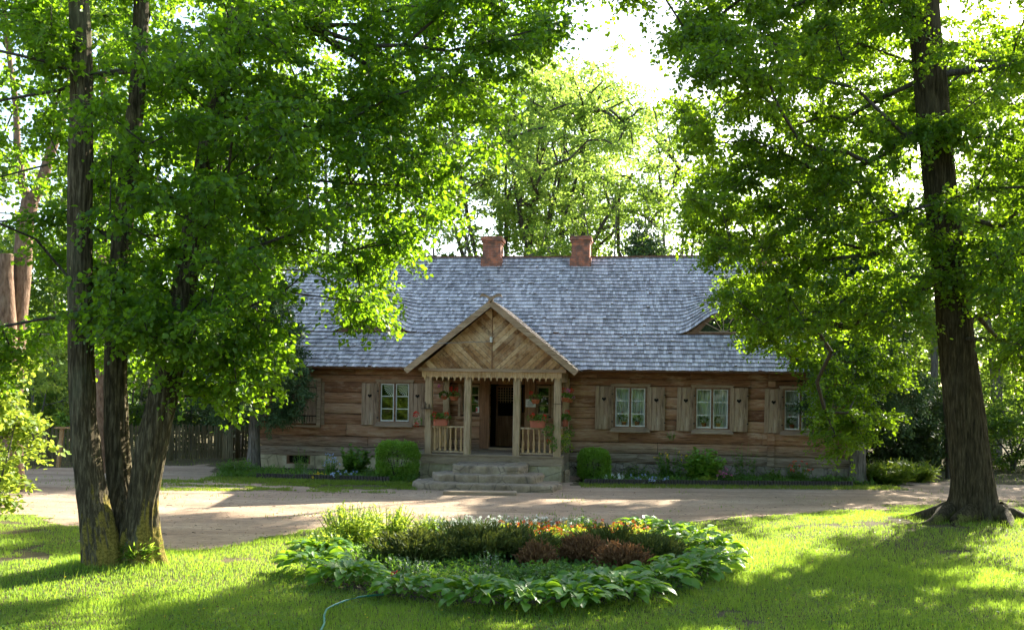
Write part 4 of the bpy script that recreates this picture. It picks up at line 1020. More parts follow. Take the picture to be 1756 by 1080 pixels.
# ------------------------------------------------------------------ the two old lime trees
def crown_parts(root, polys, trunk_nodes, m, seed, ntw=7, nl=22, L=.5, size=.085, lm=None, r0=.006, droop=.4, origin=None, tmpl=LEAF6, twigs=True, hang=.5, pw=.5, rmax=.12, Cn=None, up=.75, spread=.35, wpath=.45, sag=.12, bark='barkdark', cname='crown', clear=False):
    rg = np.random.default_rng(seed); o0 = np.array(tuple(root.location))
    if Cn is None: Cn = poly_clusters(polys, rg, clear)
    a, b_, ra, rb = skeleton([tuple(p) for p in trunk_nodes], Cn, rg, r0=r0, pw=pw, rmax=rmax, wpath=wpath, sag=sag)
    V, Q = frustums(a - o0, b_ - o0, ra, rb, 6)
    P, D, U, S, (t0, t1, t2) = sprays(Cn, rg, ntw, nl, L, size, droop, spread=spread, up=up, hang=hang)
    if twigs:
        tv, tq = frustums(np.concatenate([t0, t1]) - o0, np.concatenate([t1, t2]) - o0, np.full(len(t0) * 2, r0 * .8), np.full(len(t0) * 2, r0 * .45), 3)
        Q = np.concatenate([Q, tq + len(V)]); V = np.concatenate([V, tv])
    link('branches', np_mesh('branches', V, Q, 4, True), M[bark], root)
    return leaves(cname, P - o0, D, U, S, M[m], root, tmpl)

lt = empty('lime_tree', (-5.35, 13.75, 0.05), 0, 'lime tree at left with three mossy stems rising from one base', 'tree')
o0 = Vector(lt.location)
def stem(pts, rads, seed, **k):
    P = [at(px, py, Y) - o0 for px, py, Y in pts]
    return P, trunk_mesh('trunk', P, rads, M['bark'], lt, seed=seed, **k)
s1, _ = stem([(185, 1000, 13.5), (176, 950, 13.5), (158, 850, 13.55), (143, 700, 13.6), (138, 500, 13.6), (138, 300, 13.5), (140, 130, 13.4), (134, -60, 13.3), (128, -400, 13.2), (120, -800, 13)], [.27, .245, .195, .168, .158, .155, .14, .12, .09, .05], 1, flare=.25, lobes=4, flare_h=.45, sides=80, step=.035, ridge=.055)
s2, _ = stem([(232, 985, 13.9), (222, 930, 13.9), (206, 830, 13.95), (199, 700, 14.0), (199, 560, 14.05), (208, 420, 14.1), (226, 250, 14.2), (238, 120, 14.3), (245, -60, 14.4), (260, -400, 14.4), (270, -700, 14.3)], [.30, .26, .165, .155, .145, .14, .12, .11, .10, .08, .04], 2, flare=.4, lobes=4, flare_h=.5, sides=72, step=.035, ridge=.055)
s3, _ = stem([(240, 985, 13.7), (240, 930, 13.7), (246, 850, 13.7), (264, 750, 13.7), (280, 680, 13.75), (298, 590, 13.8), (318, 480, 13.9), (342, 330, 14.1), (366, 200, 14.3), (400, 40, 14.5), (450, -200, 14.6), (500, -500, 14.6)], [.30, .25, .19, .20, .19, .175, .16, .13, .12, .10, .08, .04], 3, flare=.45, lobes=5, flare_h=.5, sides=76, step=.035, ridge=.06)
tn = [p + o0 for s in (s1, s2, s3) for p in s[4:]]
PL = [
 ([(160, -60), (1000, -60), (1003, 40), (960, 95), (905, 105), (880, 170), (868, 235), (820, 285), (775, 325), (735, 375), (700, 420), (680, 475), (640, 550), (600, 553), (545, 440), (490, 430), (440, 470), (390, 500), (330, 560), (160, 560)], 13.4, 17.0, 330),
 ([(160, -60), (560, -60), (560, 500), (330, 590), (160, 560)], 11.6, 13.6, 70),
 ([(590, -60), (960, -60), (860, 230), (760, 330), (700, 420), (690, 470), (640, 550), (590, 560)], 13.5, 17.0, 70),
 ([(380, 470), (498, 580), (500, 605), (460, 635), (420, 670), (400, 690), (370, 700), (325, 680), (300, 640), (300, 520)], 13.0, 15.5, 38),
 ([(180, 540), (330, 540), (335, 640), (300, 650), (270, 610), (225, 560)], 12.2, 13.3, 9),
 ([(170, -60), (600, -60), (540, 430), (440, 470), (170, 540)], 15.5, 17.8, 60),
 ([(0, -60), (120, -60), (112, 120), (60, 110), (30, 60), (0, 60)], 12.5, 16, 22),
 ([(-60, 40), (60, 110), (112, 160), (112, 240), (60, 240), (-60, 200)], 15, 17.5, 14),
 ([(-60, 200), (50, 260), (115, 260), (115, 330), (60, 320), (-60, 330)], 15, 17.5, 7),
 ([(60, 330), (115, 340), (115, 470), (70, 440), (50, 400)], 14, 15, 6),
 ([(-60, 560), (110, 545), (110, 620), (-60, 650)], 14.2, 16, 12),
 ([(110, 520), (330, 500), (330, 640), (240, 620), (110, 610)], 15.0, 17, 16),
 ([(-200, -400), (500, -400), (650, -60), (-200, -60)], 11.5, 16, 34),
 ([(100, -800), (400, -800), (500, -400), (-100, -400)], 12, 15.5, 16),
 ([(-500, -300), (-60, -300), (-60, 500), (-400, 400)], 11.5, 17, 40)]
crown_parts(lt, PL, tn, 'lime', 21, ntw=8, nl=29, L=.47, size=.063)

RT0 = at(1668, 905, 18.9)
rt = empty('lime_tree', (RT0.x, RT0.y, hz(RT0.x, RT0.y) - .05), 0, 'massive single-trunk lime tree on the grassy bank at right', 'tree')
o0 = Vector(rt.location)
def rp_(pts): return [at(px, py, Y) - o0 for px, py, Y in pts]
rpts = rp_([(1668, 915, 18.9), (1668, 880, 18.9), (1668, 830, 18.9), (1661, 752, 18.9), (1650, 670, 18.9), (1640, 580, 18.9), (1630, 470, 18.9), (1616, 360, 18.9), (1604, 240, 18.95), (1594, 130, 19), (1582, 0, 19), (1580, -200, 19), (1570, -500, 19), (1560, -900, 19)])
trunk_mesh('trunk', rpts, [.43, .42, .385, .355, .33, .312, .30, .295, .295, .29, .28, .22, .15, .06], M['bark2'], rt, sides=110, step=.05, flare=.55, lobes=6, seed=4.2, flare_h=.3, ridge=.045)
tn = [p + o0 for p in rpts[5:]]
PR_ = [
 ([(1560, -60), (1700, -60), (1780, 60), (1830, 480), (1700, 500), (1660, 420), (1560, 420)], 19.8, 22.5, 80),
 ([(1165, -60), (1560, -60), (1560, 560), (1400, 560), (1330, 590), (1275, 560), (1245, 510), (1245, 450), (1195, 435), (1182, 395), (1172, 330), (1182, 260), (1162, 205), (1142, 150), (1138, 112), (1165, 60)], 17.6, 22.5, 400),
 ([(1165, -60), (1350, -60), (1330, 200), (1200, 300), (1180, 200), (1140, 130), (1165, 60)], 16.0, 20.0, 40),
 ([(1275, 520), (1560, 520), (1560, 640), (1500, 640), (1400, 640), (1350, 630)], 21.5, 26.0, 70),
 ([(1225, 480), (1340, 470), (1360, 600), (1280, 575)], 20, 23.5, 16),
 ([(1360, 600), (1570, 560), (1560, 640), (1525, 715), (1480, 760), (1450, 780), (1405, 765), (1395, 690)], 22.5, 26.0, 60),
 ([(1680, 430), (1830, 430), (1830, 640), (1740, 640), (1700, 560)], 20.0, 23, 36), ([(1690, 0), (1830, 0), (1830, 600), (1700, 560)], 22, 25, 50),
 ([(1570, 190), (1640, 190), (1650, 270), (1580, 260)], 17.9, 18.4, 5), ([(1590, 400), (1690, 380), (1730, 520), (1640, 520), (1600, 470)], 17.8, 18.4, 12),
 ([(1700, 0), (1830, 0), (1830, 420), (1690, 420)], 16.8, 19, 40), ([(1700, 400), (1850, 400), (1850, 640), (1730, 620)], 16, 19, 26), ([(1575, 20), (1650, 20), (1690, 400), (1610, 400)], 17.4, 18.4, 9),
 ([(1052, -60), (1120, -60), (1100, 5), (1070, 25)], 15.6, 16.4, 5),
 ([(1480, -400), (2000, -400), (2000, -60), (1420, -60)], 16.5, 22, 90), ([(1500, -900), (1900, -900), (2000, -400), (1480, -400)], 17.5, 21.5, 30),
 ([(1830, -300), (2200, -200), (2150, 450), (1830, 480)], 16, 22, 110), ([(1756, 480), (2200, 480), (2200, 620), (1756, 620)], 15, 20, 40)]
crown_parts(rt, PR_, tn, 'lime2', 31, ntw=8, nl=33, L=.51, size=.065, r0=.007, pw=.5, rmax=.15, clear=True)
b = MB(); 
for a, L_ in ((200, 1.1), (235, .8), (165, .9), (290, .7), (340, .9)):
    d = Vector((math.cos(R_(a)), math.sin(R_(a)), 0)); pts = []; rd = []
    for i in range(7):
        u = i / 6; p = d * (.45 + L_ * u) + Vector((-d.y, d.x, 0)) * .15 * math.sin(u * 4 + a); gp_ = Vector(rt.location) + p
        p.z = hz(gp_.x, gp_.y) - rt.location.z + .20 * (1 - u) ** 1.5 - .04; pts.append(p); rd.append(.16 * (1 - u) + .03)
    b = MB(); b.tube(pts, rd, 10); b.build('root', M['bark2'], rt, True)

# ------------------------------------------------------------------ trees and shrubs farther off
def bg_tree(name, label, cat, x, y, h, r, z0, ncl, m, seed, bark='barkgrey', stems=None, trunk_r=.2, leaf=.16, nl=14, ntw=6, L=.9, tmpl=LEAF4, group=None, top=1.0, shell=.35, squash=1.0, droop=.25, r0=.012, wpath=.35, hang=.3, up=.6, pw=.45):
    rg = np.random.default_rng(seed); z = hz(x, y) if y < 42 else 0; t = empty(name, (x, y, z), 0, label, cat, group)
    stems = stems or [[(0, 0, 0), (rg.normal(0, .3), rg.normal(0, .3), h * .4), (rg.normal(0, .6), rg.normal(0, .6), h * .8)]]
    nodes = []
    for i, s in enumerate(stems):
        P = [Vector(p) for p in s]; k = len(P)
        rr_ = [trunk_r * (1 - .8 * j / (k - 1)) for j in range(k)]
        trunk_mesh('trunk', P, rr_, M[bark], t, sides=10, step=.5, flare=.3, flare_h=.6, seed=seed + i)
        for a, c in zip(P[:-1], P[1:]):
            for u in (0, .33, .66):
                q = a.lerp(c, u)
                if q.z > z0 * .8: nodes.append(tuple(q + t.location))
        nodes.append(tuple(P[-1] + t.location))
    d = nrm(rg.normal(0, 1, (ncl, 3))); q = d * (rg.uniform(shell, 1, (ncl, 1)) ** (1 / 2.2)) * (1 + rg.normal(0, .07, (ncl, 1)))
    lump = 1 + .16 * np.sin(d[:, 0:1] * 5 + seed) * np.cos(d[:, 2:3] * 6 + seed * 2)
    q = q * lump; zc = (z0 + h) / 2; hh = (h - z0) / 2
    taper = 1 - (1 - top) * (q[:, 2] + 1) / 2
    Cn = np.stack([x + q[:, 0] * r * taper, y + q[:, 1] * r * squash * taper, z + zc + q[:, 2] * hh], 1)
    crown_parts(t, None, nodes, m, seed, ntw=ntw, nl=nl, L=L, size=leaf, Cn=Cn, tmpl=tmpl, twigs=False, r0=r0, droop=droop, wpath=wpath, hang=hang, up=up, bark=bark, pw=pw)
    return t
def fanstems(rg, n, h, spread, z1=.25):
    out = []
    for i in range(n):
        a = 2 * math.pi * (i + rg.uniform(-.3, .3)) / n; d = np.array([math.cos(a), math.sin(a) * .6]) * spread * rg.uniform(.5, 1.1)
        out.append([(0 + d[0] * .03, d[1] * .03, 0), (d[0] * .12, d[1] * .12, h * z1), (d[0] * .5, d[1] * .5, h * .55), (d[0] * .8, d[1] * .8, h * .85)])
    return out
rg = np.random.default_rng(77)
def P_(px, Y): return at(px, 675, Y)[0]
bg_tree('ash_tree', 'tall airy ash with a domed pale green crown above the left chimney', 'tree', P_(868, 50), 50, 19.2, 5.4, 9.4, 300, 'ash', 51, stems=fanstems(rg, 11, 18.5, 6.0), trunk_r=.19, leaf=.165, nl=18, L=1.0, shell=.5, r0=.026, bark='barkdark')
bg_tree('ash_tree', 'leaning pale green ash with forked dark stems above the right chimney', 'tree', P_(985, 47), 47, 17.4, 5.2, 8.6, 240, 'ash', 52, stems=[[(0, 0, 0), (.1, 0, 5), (.3, 0, 10), (.2, 0, 15)], [(-.2, 0, 0), (-.9, 0, 5.5), (.4, 0, 9), (2.6, 0, 13)], [(.2, 0, 0), (.9, 0, 6), (2.8, 0, 9.5), (4.6, 0, 12.5)], [(0, 0, 3), (-1.4, 0, 7), (-2.6, 0, 10.5), (-3.2, 0, 14)]], trunk_r=.22, leaf=.16, nl=18, L=1.0, shell=.5, r0=.026, bark='barkdark')
bg_tree('ash_tree', 'ash crown rising highest behind the roof, between the two chimneys', 'tree', P_(960, 58), 58, 22.5, 5.6, 11.5, 240, 'ash', 53, stems=fanstems(rg, 5, 22, 4), trunk_r=.25, leaf=.19, nl=18, L=1.2, shell=.2)
bg_tree('slender_tree', 'slender sparse tree seen just left of the left chimney', 'tree', P_(745, 44), 44, 11.5, 2.4, 6, 34, 'ash', 54, stems=[[(0, 0, 0), (0, 0, 5), (-.2, 0, 10)], [(0, 0, 4), (.9, 0, 7), (1.5, 0, 10)], [(0, 0, 4), (-1.3, 0, 7.5), (-1.9, 0, 10)]], trunk_r=.12, leaf=.15, nl=11)
bg_tree('slender_tree', 'thin-stemmed tree right of the right chimney with sparse leaves', 'tree', P_(1048, 43), 43, 12.0, 2.6, 6, 40, 'wood1', 55, stems=[[(0, 0, 0), (0, 0, 5), (.1, 0, 10.5)], [(.2, 0, 0), (.6, 0, 6), (1.5, 0, 10)], [(-.1, 0, 3), (-.7, 0, 7), (-1.2, 0, 10)]], trunk_r=.10, leaf=.14, nl=11)
bg_tree('spruce_tree', 'small dark spruce peeking over the ridge by the slender trees', 'tree', P_(1105, 42), 42, 10.2, 1.9, 4, 60, 'thuja', 56, trunk_r=.12, leaf=.22, tmpl=LANCE, top=.25, nl=20, L=.8, droop=.5)
bg_tree('broadleaf_tree', 'mid green tree half hidden where the ridge meets the right lime', 'tree', P_(1150, 52), 52, 15.5, 4.2, 6, 120, 'ash', 57, stems=fanstems(rg, 4, 15, 2.8), trunk_r=.18, leaf=.18, nl=12, L=1.0)
bg_tree('broadleaf_tree', 'low leafy tree between the chimneys just above the ridge', 'tree', P_(915, 41), 41, 9.4, 2.2, 4, 50, 'wood1', 58, trunk_r=.15, leaf=.16, nl=13, L=.8)
bg_tree('broadleaf_tree', 'low leafy tree at the left chimney foot behind the ridge', 'tree', P_(800, 46), 46, 10.0, 2.4, 4, 50, 'wood1', 59, trunk_r=.12, leaf=.16, nl=12, L=.8)
bg_tree('tall_tree', 'tall tree with a high narrow crown behind the right lime, left one', 'tree', 12.5, 40, 17.8, 2.1, 15.7, 100, 'wood1', 48, trunk_r=.2, leaf=.2, nl=16, L=.7, shell=.1)
bg_tree('tall_tree', 'tall tree with a high broad crown behind the right lime, right one', 'tree', 17.0, 40, 15.3, 2.4, 13.5, 90, 'wood1', 49, trunk_r=.2, leaf=.2, nl=16, L=.7, shell=.1)
wl = [(570, 50, 19.5, 5, 3), (400, 46, 19, 5, 2.5), (250, 50, 19, 5, 2), (110, 46, 10.5, 4, 2), (10, 42, 9, 4, 1.5), (-120, 40, 12, 5, 1.5), (1330, 47, 15, 4.5, 3), (1480, 44, 15, 4.5, 2), (1600, 47, 17, 4.8, 1.5), (1710, 41, 13, 4.2, 1.5), (1820, 44, 16.5, 4.8, 1.5), (1950, 40, 13, 4.5, 1.5)]
lb = ['woodland tree behind the hidden left half of the roof', 'woodland tree behind the left thuja', 'woodland tree seen through the gap right of the leaning stem', 'lower woodland tree behind the picket fence', 'woodland tree behind the pinkish forked trunk', 'woodland tree at the far left edge',
      'woodland tree behind the right end of the roof', 'woodland tree behind the right thuja', 'woodland tree just left of the massive lime trunk', 'sunlit woodland tree just right of the massive lime trunk', 'woodland tree at the right picture edge', 'woodland tree beyond the right picture edge']
for i, (px, Y, h, r, z0) in enumerate(wl):
    bg_tree('woodland_tree', lb[i], 'tree', P_(px, Y), Y, h, r, z0, 120, 'wood1', 60 + i, stems=fanstems(rg, 2, h, 1.6), trunk_r=.2, leaf=.20, nl=13, L=1.1, group='woodland trees around the house')
def shrub(name, label, x, y, h, r, m, seed, n=60, leaf=.11, cat='shrub', **k):
    a = dict(trunk_r=.05, leaf=leaf, nl=14, L=.5, shell=.2, r0=.008); a.update(k)
    stems = a.pop('stems', None) or fanstems(np.random.default_rng(seed), 4, h * .8, r * .6)
    return bg_tree(name, label, cat, x, y, h, r, .1, n, m, seed, stems=stems, **a)
shrub('leafy_shrub', 'dark leafy shrub behind the picket fence at far left', P_(20, 36), 36, 3.6, 2.2, 'wood1', 80, 110)
shrub('leafy_shrub', 'pale twiggy shrub behind the fence left of the triple-stemmed lime', P_(60, 34), 34, 4.2, 1.6, 'maple', 81, 45)
shrub('leafy_shrub', 'leafy shrub behind the fence seen beside the left stem', P_(110, 37), 37, 4.2, 2.2, 'wood1', 82, 110)
shrub('leafy_shrub', 'dark shrub behind the fence between middle and leaning stems', P_(225, 38), 38, 4.4, 2.2, 'wood1', 83, 110)
shrub('leafy_shrub', 'dark shrub behind the fence right of the leaning stem', P_(330, 39), 39, 3.8, 2.2, 'yew', 84, 110)
shrub('leafy_shrub', 'dark shrub filling the corner behind the yellow gate panel', P_(400, 41), 41, 3.6, 1.8, 'yew', 85, 90)
shrub('yew_shrub', 'big feathery dark yew right of the house corner', P_(1530, 33.5), 33.5, 3.3, 1.9, 'yew', 86, 170, .16, tmpl=LANCE, nl=26)
shrub('yew_shrub', 'dark yew behind, between the thuja trunk and the thin black stem', P_(1590, 36), 36, 3.0, 1.7, 'yew', 87, 110, .16, tmpl=LANCE, nl=22)
shrub('leafy_shrub', 'bright leafy shrub behind the massive lime trunk', P_(1640, 38), 38, 4.0, 2.0, 'wood1', 88, 100)
shrub('leafy_shrub', 'leafy shrub at the right edge beyond the path', P_(1740, 36), 36, 2.6, 2.0, 'wood1', 89, 90)
shrub('leafy_shrub', 'leafy shrub beyond the right picture edge', P_(1850, 34), 34, 3.4, 2.0, 'wood1', 90, 80)
shrub('maple_bush', 'bright yellow-green maple bush at the left picture edge', P_(-8, 17.5), 17.5, 3.0, .85, 'maple', 91, 75, .085, tmpl=LEAF6, nl=12, L=.34, trunk_r=.03, up=1.1, hang=.1)
# far wood closing the view
n = 26000; fx = rng.uniform(-75, 75, n); fy = rng.uniform(66, 84, n); fz = rng.uniform(0, 1, n) ** 1.1 * (7.5 + 3.5 * vn(fx, fy * 0, 7, 9)); ok = np.ones(n, bool)
P = np.stack([fx, fy, fz], 1); o = leaves('far_wood', P, rng.normal(0, 1, (n, 3)), rng.normal(0, 1, (n, 3)), rng.uniform(.5, 1.1, n), M['wood1'], None, LEAF4); tag(o, 'far woodland closing the view behind the garden', kind='stuff')
n = 9000; fx = rng.uniform(-45, 45, n); fy = rng.uniform(-34, -24, n); fz = rng.uniform(0, 1, n) * (9 + 4 * vn(fx, fy * 0, 6, 10))
tag(leaves('far_wood', np.stack([fx, fy, fz], 1), rng.normal(0, 1, (n, 3)), rng.normal(0, 1, (n, 3)), rng.uniform(.7, 1.5, n), M['wood1'], None, LEAF4), 'woodland on the viewer side, mirrored in the window panes', kind='stuff')
# thujas at the two house corners
def conifer(label, x, y, h, r, z0, ncl, seed, tr=.17, hollow=None):
    rg = np.random.default_rng(seed); t = empty('thuja_tree', (x, y, 0), 0, label, 'tree')
    P = [Vector((0, 0, -.05)), Vector((.02, 0, 1)), Vector((-.04, 0, h * .5)), Vector((0, 0, h * .93))]
    trunk_mesh('trunk', P, [tr * 1.15, tr, tr * .6, .03], M['barkgrey'], t, sides=32, step=.06, flare=.6, lobes=5, flare_h=.35, seed=seed, ridge=.05)
    u = rg.uniform(0, 1, ncl); zc = z0 + (h - z0) * u; rad = r * np.where(u < .12, .75 + 2.1 * u, 1) * (1 - .85 * np.maximum(0, u - .25) / .75) * rg.uniform(.35, 1.05, ncl) ** .6
    a = rg.uniform(0, 2 * np.pi, ncl); Cn = np.stack([x + rad * np.cos(a), y + rad * np.sin(a), zc], 1)
    crown_parts(t, None, [tuple(p + t.location) for p in [Vector((0, 0, z)) for z in np.arange(1.2, h * .93, .5)]], 'thuja', seed, ntw=8, nl=34, L=.42, size=.12, Cn=Cn, tmpl=LANCE, twigs=False, r0=.007, droop=.5, hang=.25, up=.2, spread=.5)
    return t
conifer('dark thuja with grey-brown trunk against the left corner of the house', at(436, 700, 30.4)[0], 30.4, 7.6, 1.6, 1.6, 260, 95)
conifer('dark thuja with fluted trunk against the right corner of the house', at(1465, 700, 29.3)[0] + .1, 29.3, 6.8, 1.8, 1.8, 190, 96, .2)
# pinkish forked trunk and its neighbours at far left
pt = empty('forked_tree', (at(28, 675, 24)[0], 24, 0), 0, 'tall pinkish trunk forking into two bare limbs at far left', 'tree'); o0 = Vector(pt.location)
pp = [at(px, py, 24) - o0 for px, py in [(14, 860), (20, 740), (26, 620), (36, 500), (42, 400), (52, 345)]]
trunk_mesh('trunk', pp, [.26, .22, .21, .20, .20, .19], M['barkpine'], pt, sides=24, step=.12, seed=3)
trunk_mesh('limb', [at(px, py, 24) - o0 for px, py in [(52, 350), (72, 310), (90, 250), (112, 180), (130, 90), (150, -40)]], [.15, .13, .12, .10, .08, .05], M['barkpine'], pt, sides=16, step=.12, seed=5)
trunk_mesh('limb', [at(px, py, 24) - o0 for px, py in [(50, 352), (38, 310), (30, 250), (27, 180), (15, 90), (0, -40)]], [.12, .10, .085, .07, .06, .04], M['barkpine'], pt, sides=16, step=.12, seed=6)
crown_parts(pt, [([(-60, -100), (230, -100), (200, 60), (-60, 100)], 23, 26, 34), ([(0, 210), (40, 200), (40, 300), (-20, 330)], 23.5, 25, 4), ([(90, 330), (118, 330), (118, 420), (95, 400)], 24, 26, 4)], [at(130, 90, 24), at(150, -40, 24), at(15, 90, 24), at(0, -40, 24), at(27, 180, 24)], 'wood1', 97, ntw=6, nl=14, L=.7, size=.12, twigs=False)
pt = empty('pollard_tree', (at(4, 675, 23.6)[0], 23.6, 0), 0, 'stout sawn-off trunk leaning beside the pinkish forked tree', 'tree'); o0 = Vector(pt.location)
pp = [at(px, py, 23.6) - o0 for px, py in [(28, 850), (22, 740), (16, 620), (12, 520), (10, 470), (12, 436)]]
trunk_mesh('trunk', pp, [.22, .20, .19, .17, .16, .15], M['barkpine'], pt, sides=24, step=.1, seed=8)
MB().lathe([(.14, 0), (.135, .02)], 14, Matrix.Translation(pp[-1] + Vector((0, 0, -.012)))).build('sawn_top', M['trim'], pt)
pt = empty('pale_trunk_tree', (at(170, 675, 29)[0], 29, 0), 0, 'pale reddish trunk seen between the left and middle lime stems', 'tree'); o0 = Vector(pt.location)
trunk_mesh('trunk', [at(px, py, 29) - o0 for px, py in [(168, 815), (170, 740), (171, 640), (172, 500), (176, 300), (180, 60)]], [.21, .17, .16, .15, .12, .06], M['barkpine'], pt, sides=20, step=.15, seed=9)
crown_parts(pt, [([(60, -60), (320, -60), (300, 300), (80, 300)], 27, 31, 50)], [at(176, 300, 29), at(178, 180, 29), at(180, 60, 29)], 'wood1', 98, ntw=6, nl=14, L=.8, size=.14, twigs=False)
pt = empty('thin_tree', (at(1625, 675, 32)[0], 32, 0), 0, 'thin black-stemmed tree just left of the massive lime trunk', 'tree'); o0 = Vector(pt.location)
trunk_mesh('trunk', [at(px, py, 32) - o0 for px, py in [(1628, 822), (1627, 760), (1622, 680), (1618, 560), (1612, 380)]], [.13, .11, .10, .09, .06], M['barkdark'], pt, sides=14, step=.2, seed=10)
crown_parts(pt, [([(1540, 300), (1700, 300), (1690, 600), (1560, 600)], 30.5, 33.5, 46)], [at(1618, 560, 32), at(1614, 460, 32), at(1612, 380, 32)], 'wood1', 99, ntw=6, nl=14, L=.7, size=.13, twigs=False)

# ------------------------------------------------------------------ fences
def picket_fence(label, A, B, h, seed, m='fencew'):
    t = empty('picket_fence', (A[0], A[1], 0), 0, label, 'fence'); L_ = math.dist(A, B); d = Vector((B[0] - A[0], B[1] - A[1], 0)).normalized(); n = int(L_ / .115); rs = random.Random(seed)
    Mx = Matrix(((d.x, -d.y, 0, 0), (d.y, d.x, 0, 0), (0, 0, 1, 0), (0, 0, 0, 1))); b = MB()
    for i in range(n):
        x = .115 * i; hh = h + rs.uniform(-.03, .03); tl = rs.uniform(-.02, .02); w_ = .04
        vs = [(x - w_, 0, .04), (x + w_, 0, .04), (x + w_ + tl, 0, hh - .06), (x + tl, 0, hh), (x - w_ + tl, 0, hh - .06)]
        vs += [(v[0], .018, v[2]) for v in vs]; b.add([Mx @ Vector(v) for v in vs], [(0, 1, 2, 3, 4), (9, 8, 7, 6, 5)] + [((j + 1) % 5, j, 5 + j, 5 + (j + 1) % 5) for j in range(5)])
    b.build('pickets', M[m], t)
    for z in (.3, h - .3): MB().box(0, .019, z - .04, L_, .06, z + .04, Mx).build('rail', M[m], t)
    i = 0
    while i < L_: MB().box(i - .05, .061, 0, i + .05, .16, h - .05, Mx).build('fence_post', M[m], t); i += 2.4
    return t
picket_fence('weathered picket fence running behind the triple-stemmed lime', (-17.5, 30.2), (-9.2, 36.6), 1.25, 1)
picket_fence('short sunlit yellow picket panel standing ajar by the left thuja', (at(372, 675, 36)[0], 36), (at(404, 675, 35.2)[0], 35.2), 1.15, 2)
t = empty('bird_table', (at(106, 675, 31)[0], 31, 0), 0, 'reddish wooden post with a small box on top by the picket fence', 'post')
MB().beam((-.08, 0, 0), (.03, 0, 1.2), .10, .10).build('post', M['gable'], t); MB().box(-.17, -.12, 1.2, .22, .12, 1.25).build('tray', M['gable'], t)
foliage_ball(t, (.02, 0, 1.5), .22, 90, .10, M['peren'], np.random.default_rng(1))
t = empty('trestle', (at(415, 675, 37)[0], 37, 0), 0, 'small wooden trestle in the sunny gap beside the left thuja', 'trestle')
for a in (-.25, 0, .25): MB().beam((a, 0, 0), (a * .2, 0, .8), .04, .04).build('leg', M['trim'], t)
MB().box(-.22, -.02, .18, .22, .02, .22).build('crossbar', M['trim'], t)

# ------------------------------------------------------------------ clipped box bushes and the house beds
def clipped(label, x, y, rx, ry, h, seed, n=22000):
    rg = np.random.default_rng(seed); t = empty('box_bush', (x, y, 0), -TH, label, 'bush')
    d = rg.normal(0, 1, (n, 3)); d = nrm(d); p = np.sign(d) * np.abs(d) ** .62; sc_ = rg.uniform(.80, 1.0, (n, 1)) + (rg.random((n, 1)) < .04) * rg.uniform(0, .12, (n, 1)) ; p = p * sc_ / np.maximum(1, np.abs(p).max(1, keepdims=True))
    bump_ = 1 + .07 * (vn(d[:, 0] * 3, d[:, 2] * 3, 1, seed) - .5) * 2 + .05 * (vn(d[:, 0] * 9, d[:, 2] * 9 + d[:, 1] * 7, 1, seed + 1) - .5) * 2
    P = p * bump_[:, None] * np.array([rx, ry, h / 2]) + np.array([0, 0, h / 2 + .02]); P[:, 2] = np.maximum(P[:, 2], .03)
    leaves('foliage', P, nrm(d + rg.normal(0, .6, (n, 3)) + [0, 0, .3]), rg.normal(0, 1, (n, 3)) + [0, 0, .5], rg.uniform(.034, .058, n), M['box'], t, LEAF4)
    b = MB()
    for i in range(7): a = i * .9; b.tube([(.05 * math.cos(a), .05 * math.sin(a), 0), (rx * .6 * math.cos(a), ry * .6 * math.sin(a), h * .75)], [.02, .006], 5)
    b.build('stems', M['barkdark'], t); return t
a = at(682, 790, 28.1); clipped('rounded clipped box bush left of the porch', a.x, 28.1, .60, .52, 1.10, 1)
a = at(1019, 790, 28.9); clipped('squarer clipped box bush right of the porch', a.x, 28.9, .47, .45, .93, 2)
def stem_plant(name, label, x, y, h, ns, spread, leaf, m, seed, tmpl=LANCE, nl=16, z=None, cat='plant', group=None, flower=None, fn=6, fs=.035, hang=-.2):
    rg = np.random.default_rng(seed); t = empty(name, (x, y, hz(x, y) if z is None else z), 0, label, cat, group)
    a = rg.uniform(0, 2 * np.pi, ns); rr_ = spread * rg.uniform(.1, 1, ns) ** .6; hh = h * rg.uniform(.6, 1.05, ns) * (1 - .25 * (rr_ / spread) ** 2)
    b0 = np.stack([np.cos(a) * rr_ * .35, np.sin(a) * rr_ * .35, np.zeros(ns)], 1); b1 = np.stack([np.cos(a) * rr_, np.sin(a) * rr_, hh], 1)
    V, Q = frustums(b0, b1, np.full(ns, .006), np.full(ns, .003), 4); link('stems', np_mesh('stems', V, Q, 4), M['peren'], t)
    u = rg.uniform(.1, 1, (ns, nl)); P = b0[:, None] + (b1 - b0)[:, None] * u[..., None]; D = rg.normal(0, .7, P.shape); D[..., 2] = .25 + rg.normal(0, .3, u.shape) + hang * 0; U = rg.normal(0, .35, P.shape); U[..., 2] += 1
    leaves('foliage', P.reshape(-1, 3), D.reshape(-1, 3), U.reshape(-1, 3), (leaf * rg.uniform(.6, 1.2, u.shape) * (1.15 - .5 * u)).ravel(), M[m], t, tmpl)
    if flower:
        k = rg.choice(ns, min(fn, ns), False); cc = np.repeat(b1[k], 14, 0) + rg.normal(0, fs * .5, (len(k) * 14, 3)); leaves('blossoms', cc, rg.normal(0, 1, cc.shape) + [0, 0, .5], rg.normal(0, 1, cc.shape), np.full(len(cc), fs), M[flower], t, LEAF4)
    return t
def sp(px, Y): return at(px, 750, Y)[0]
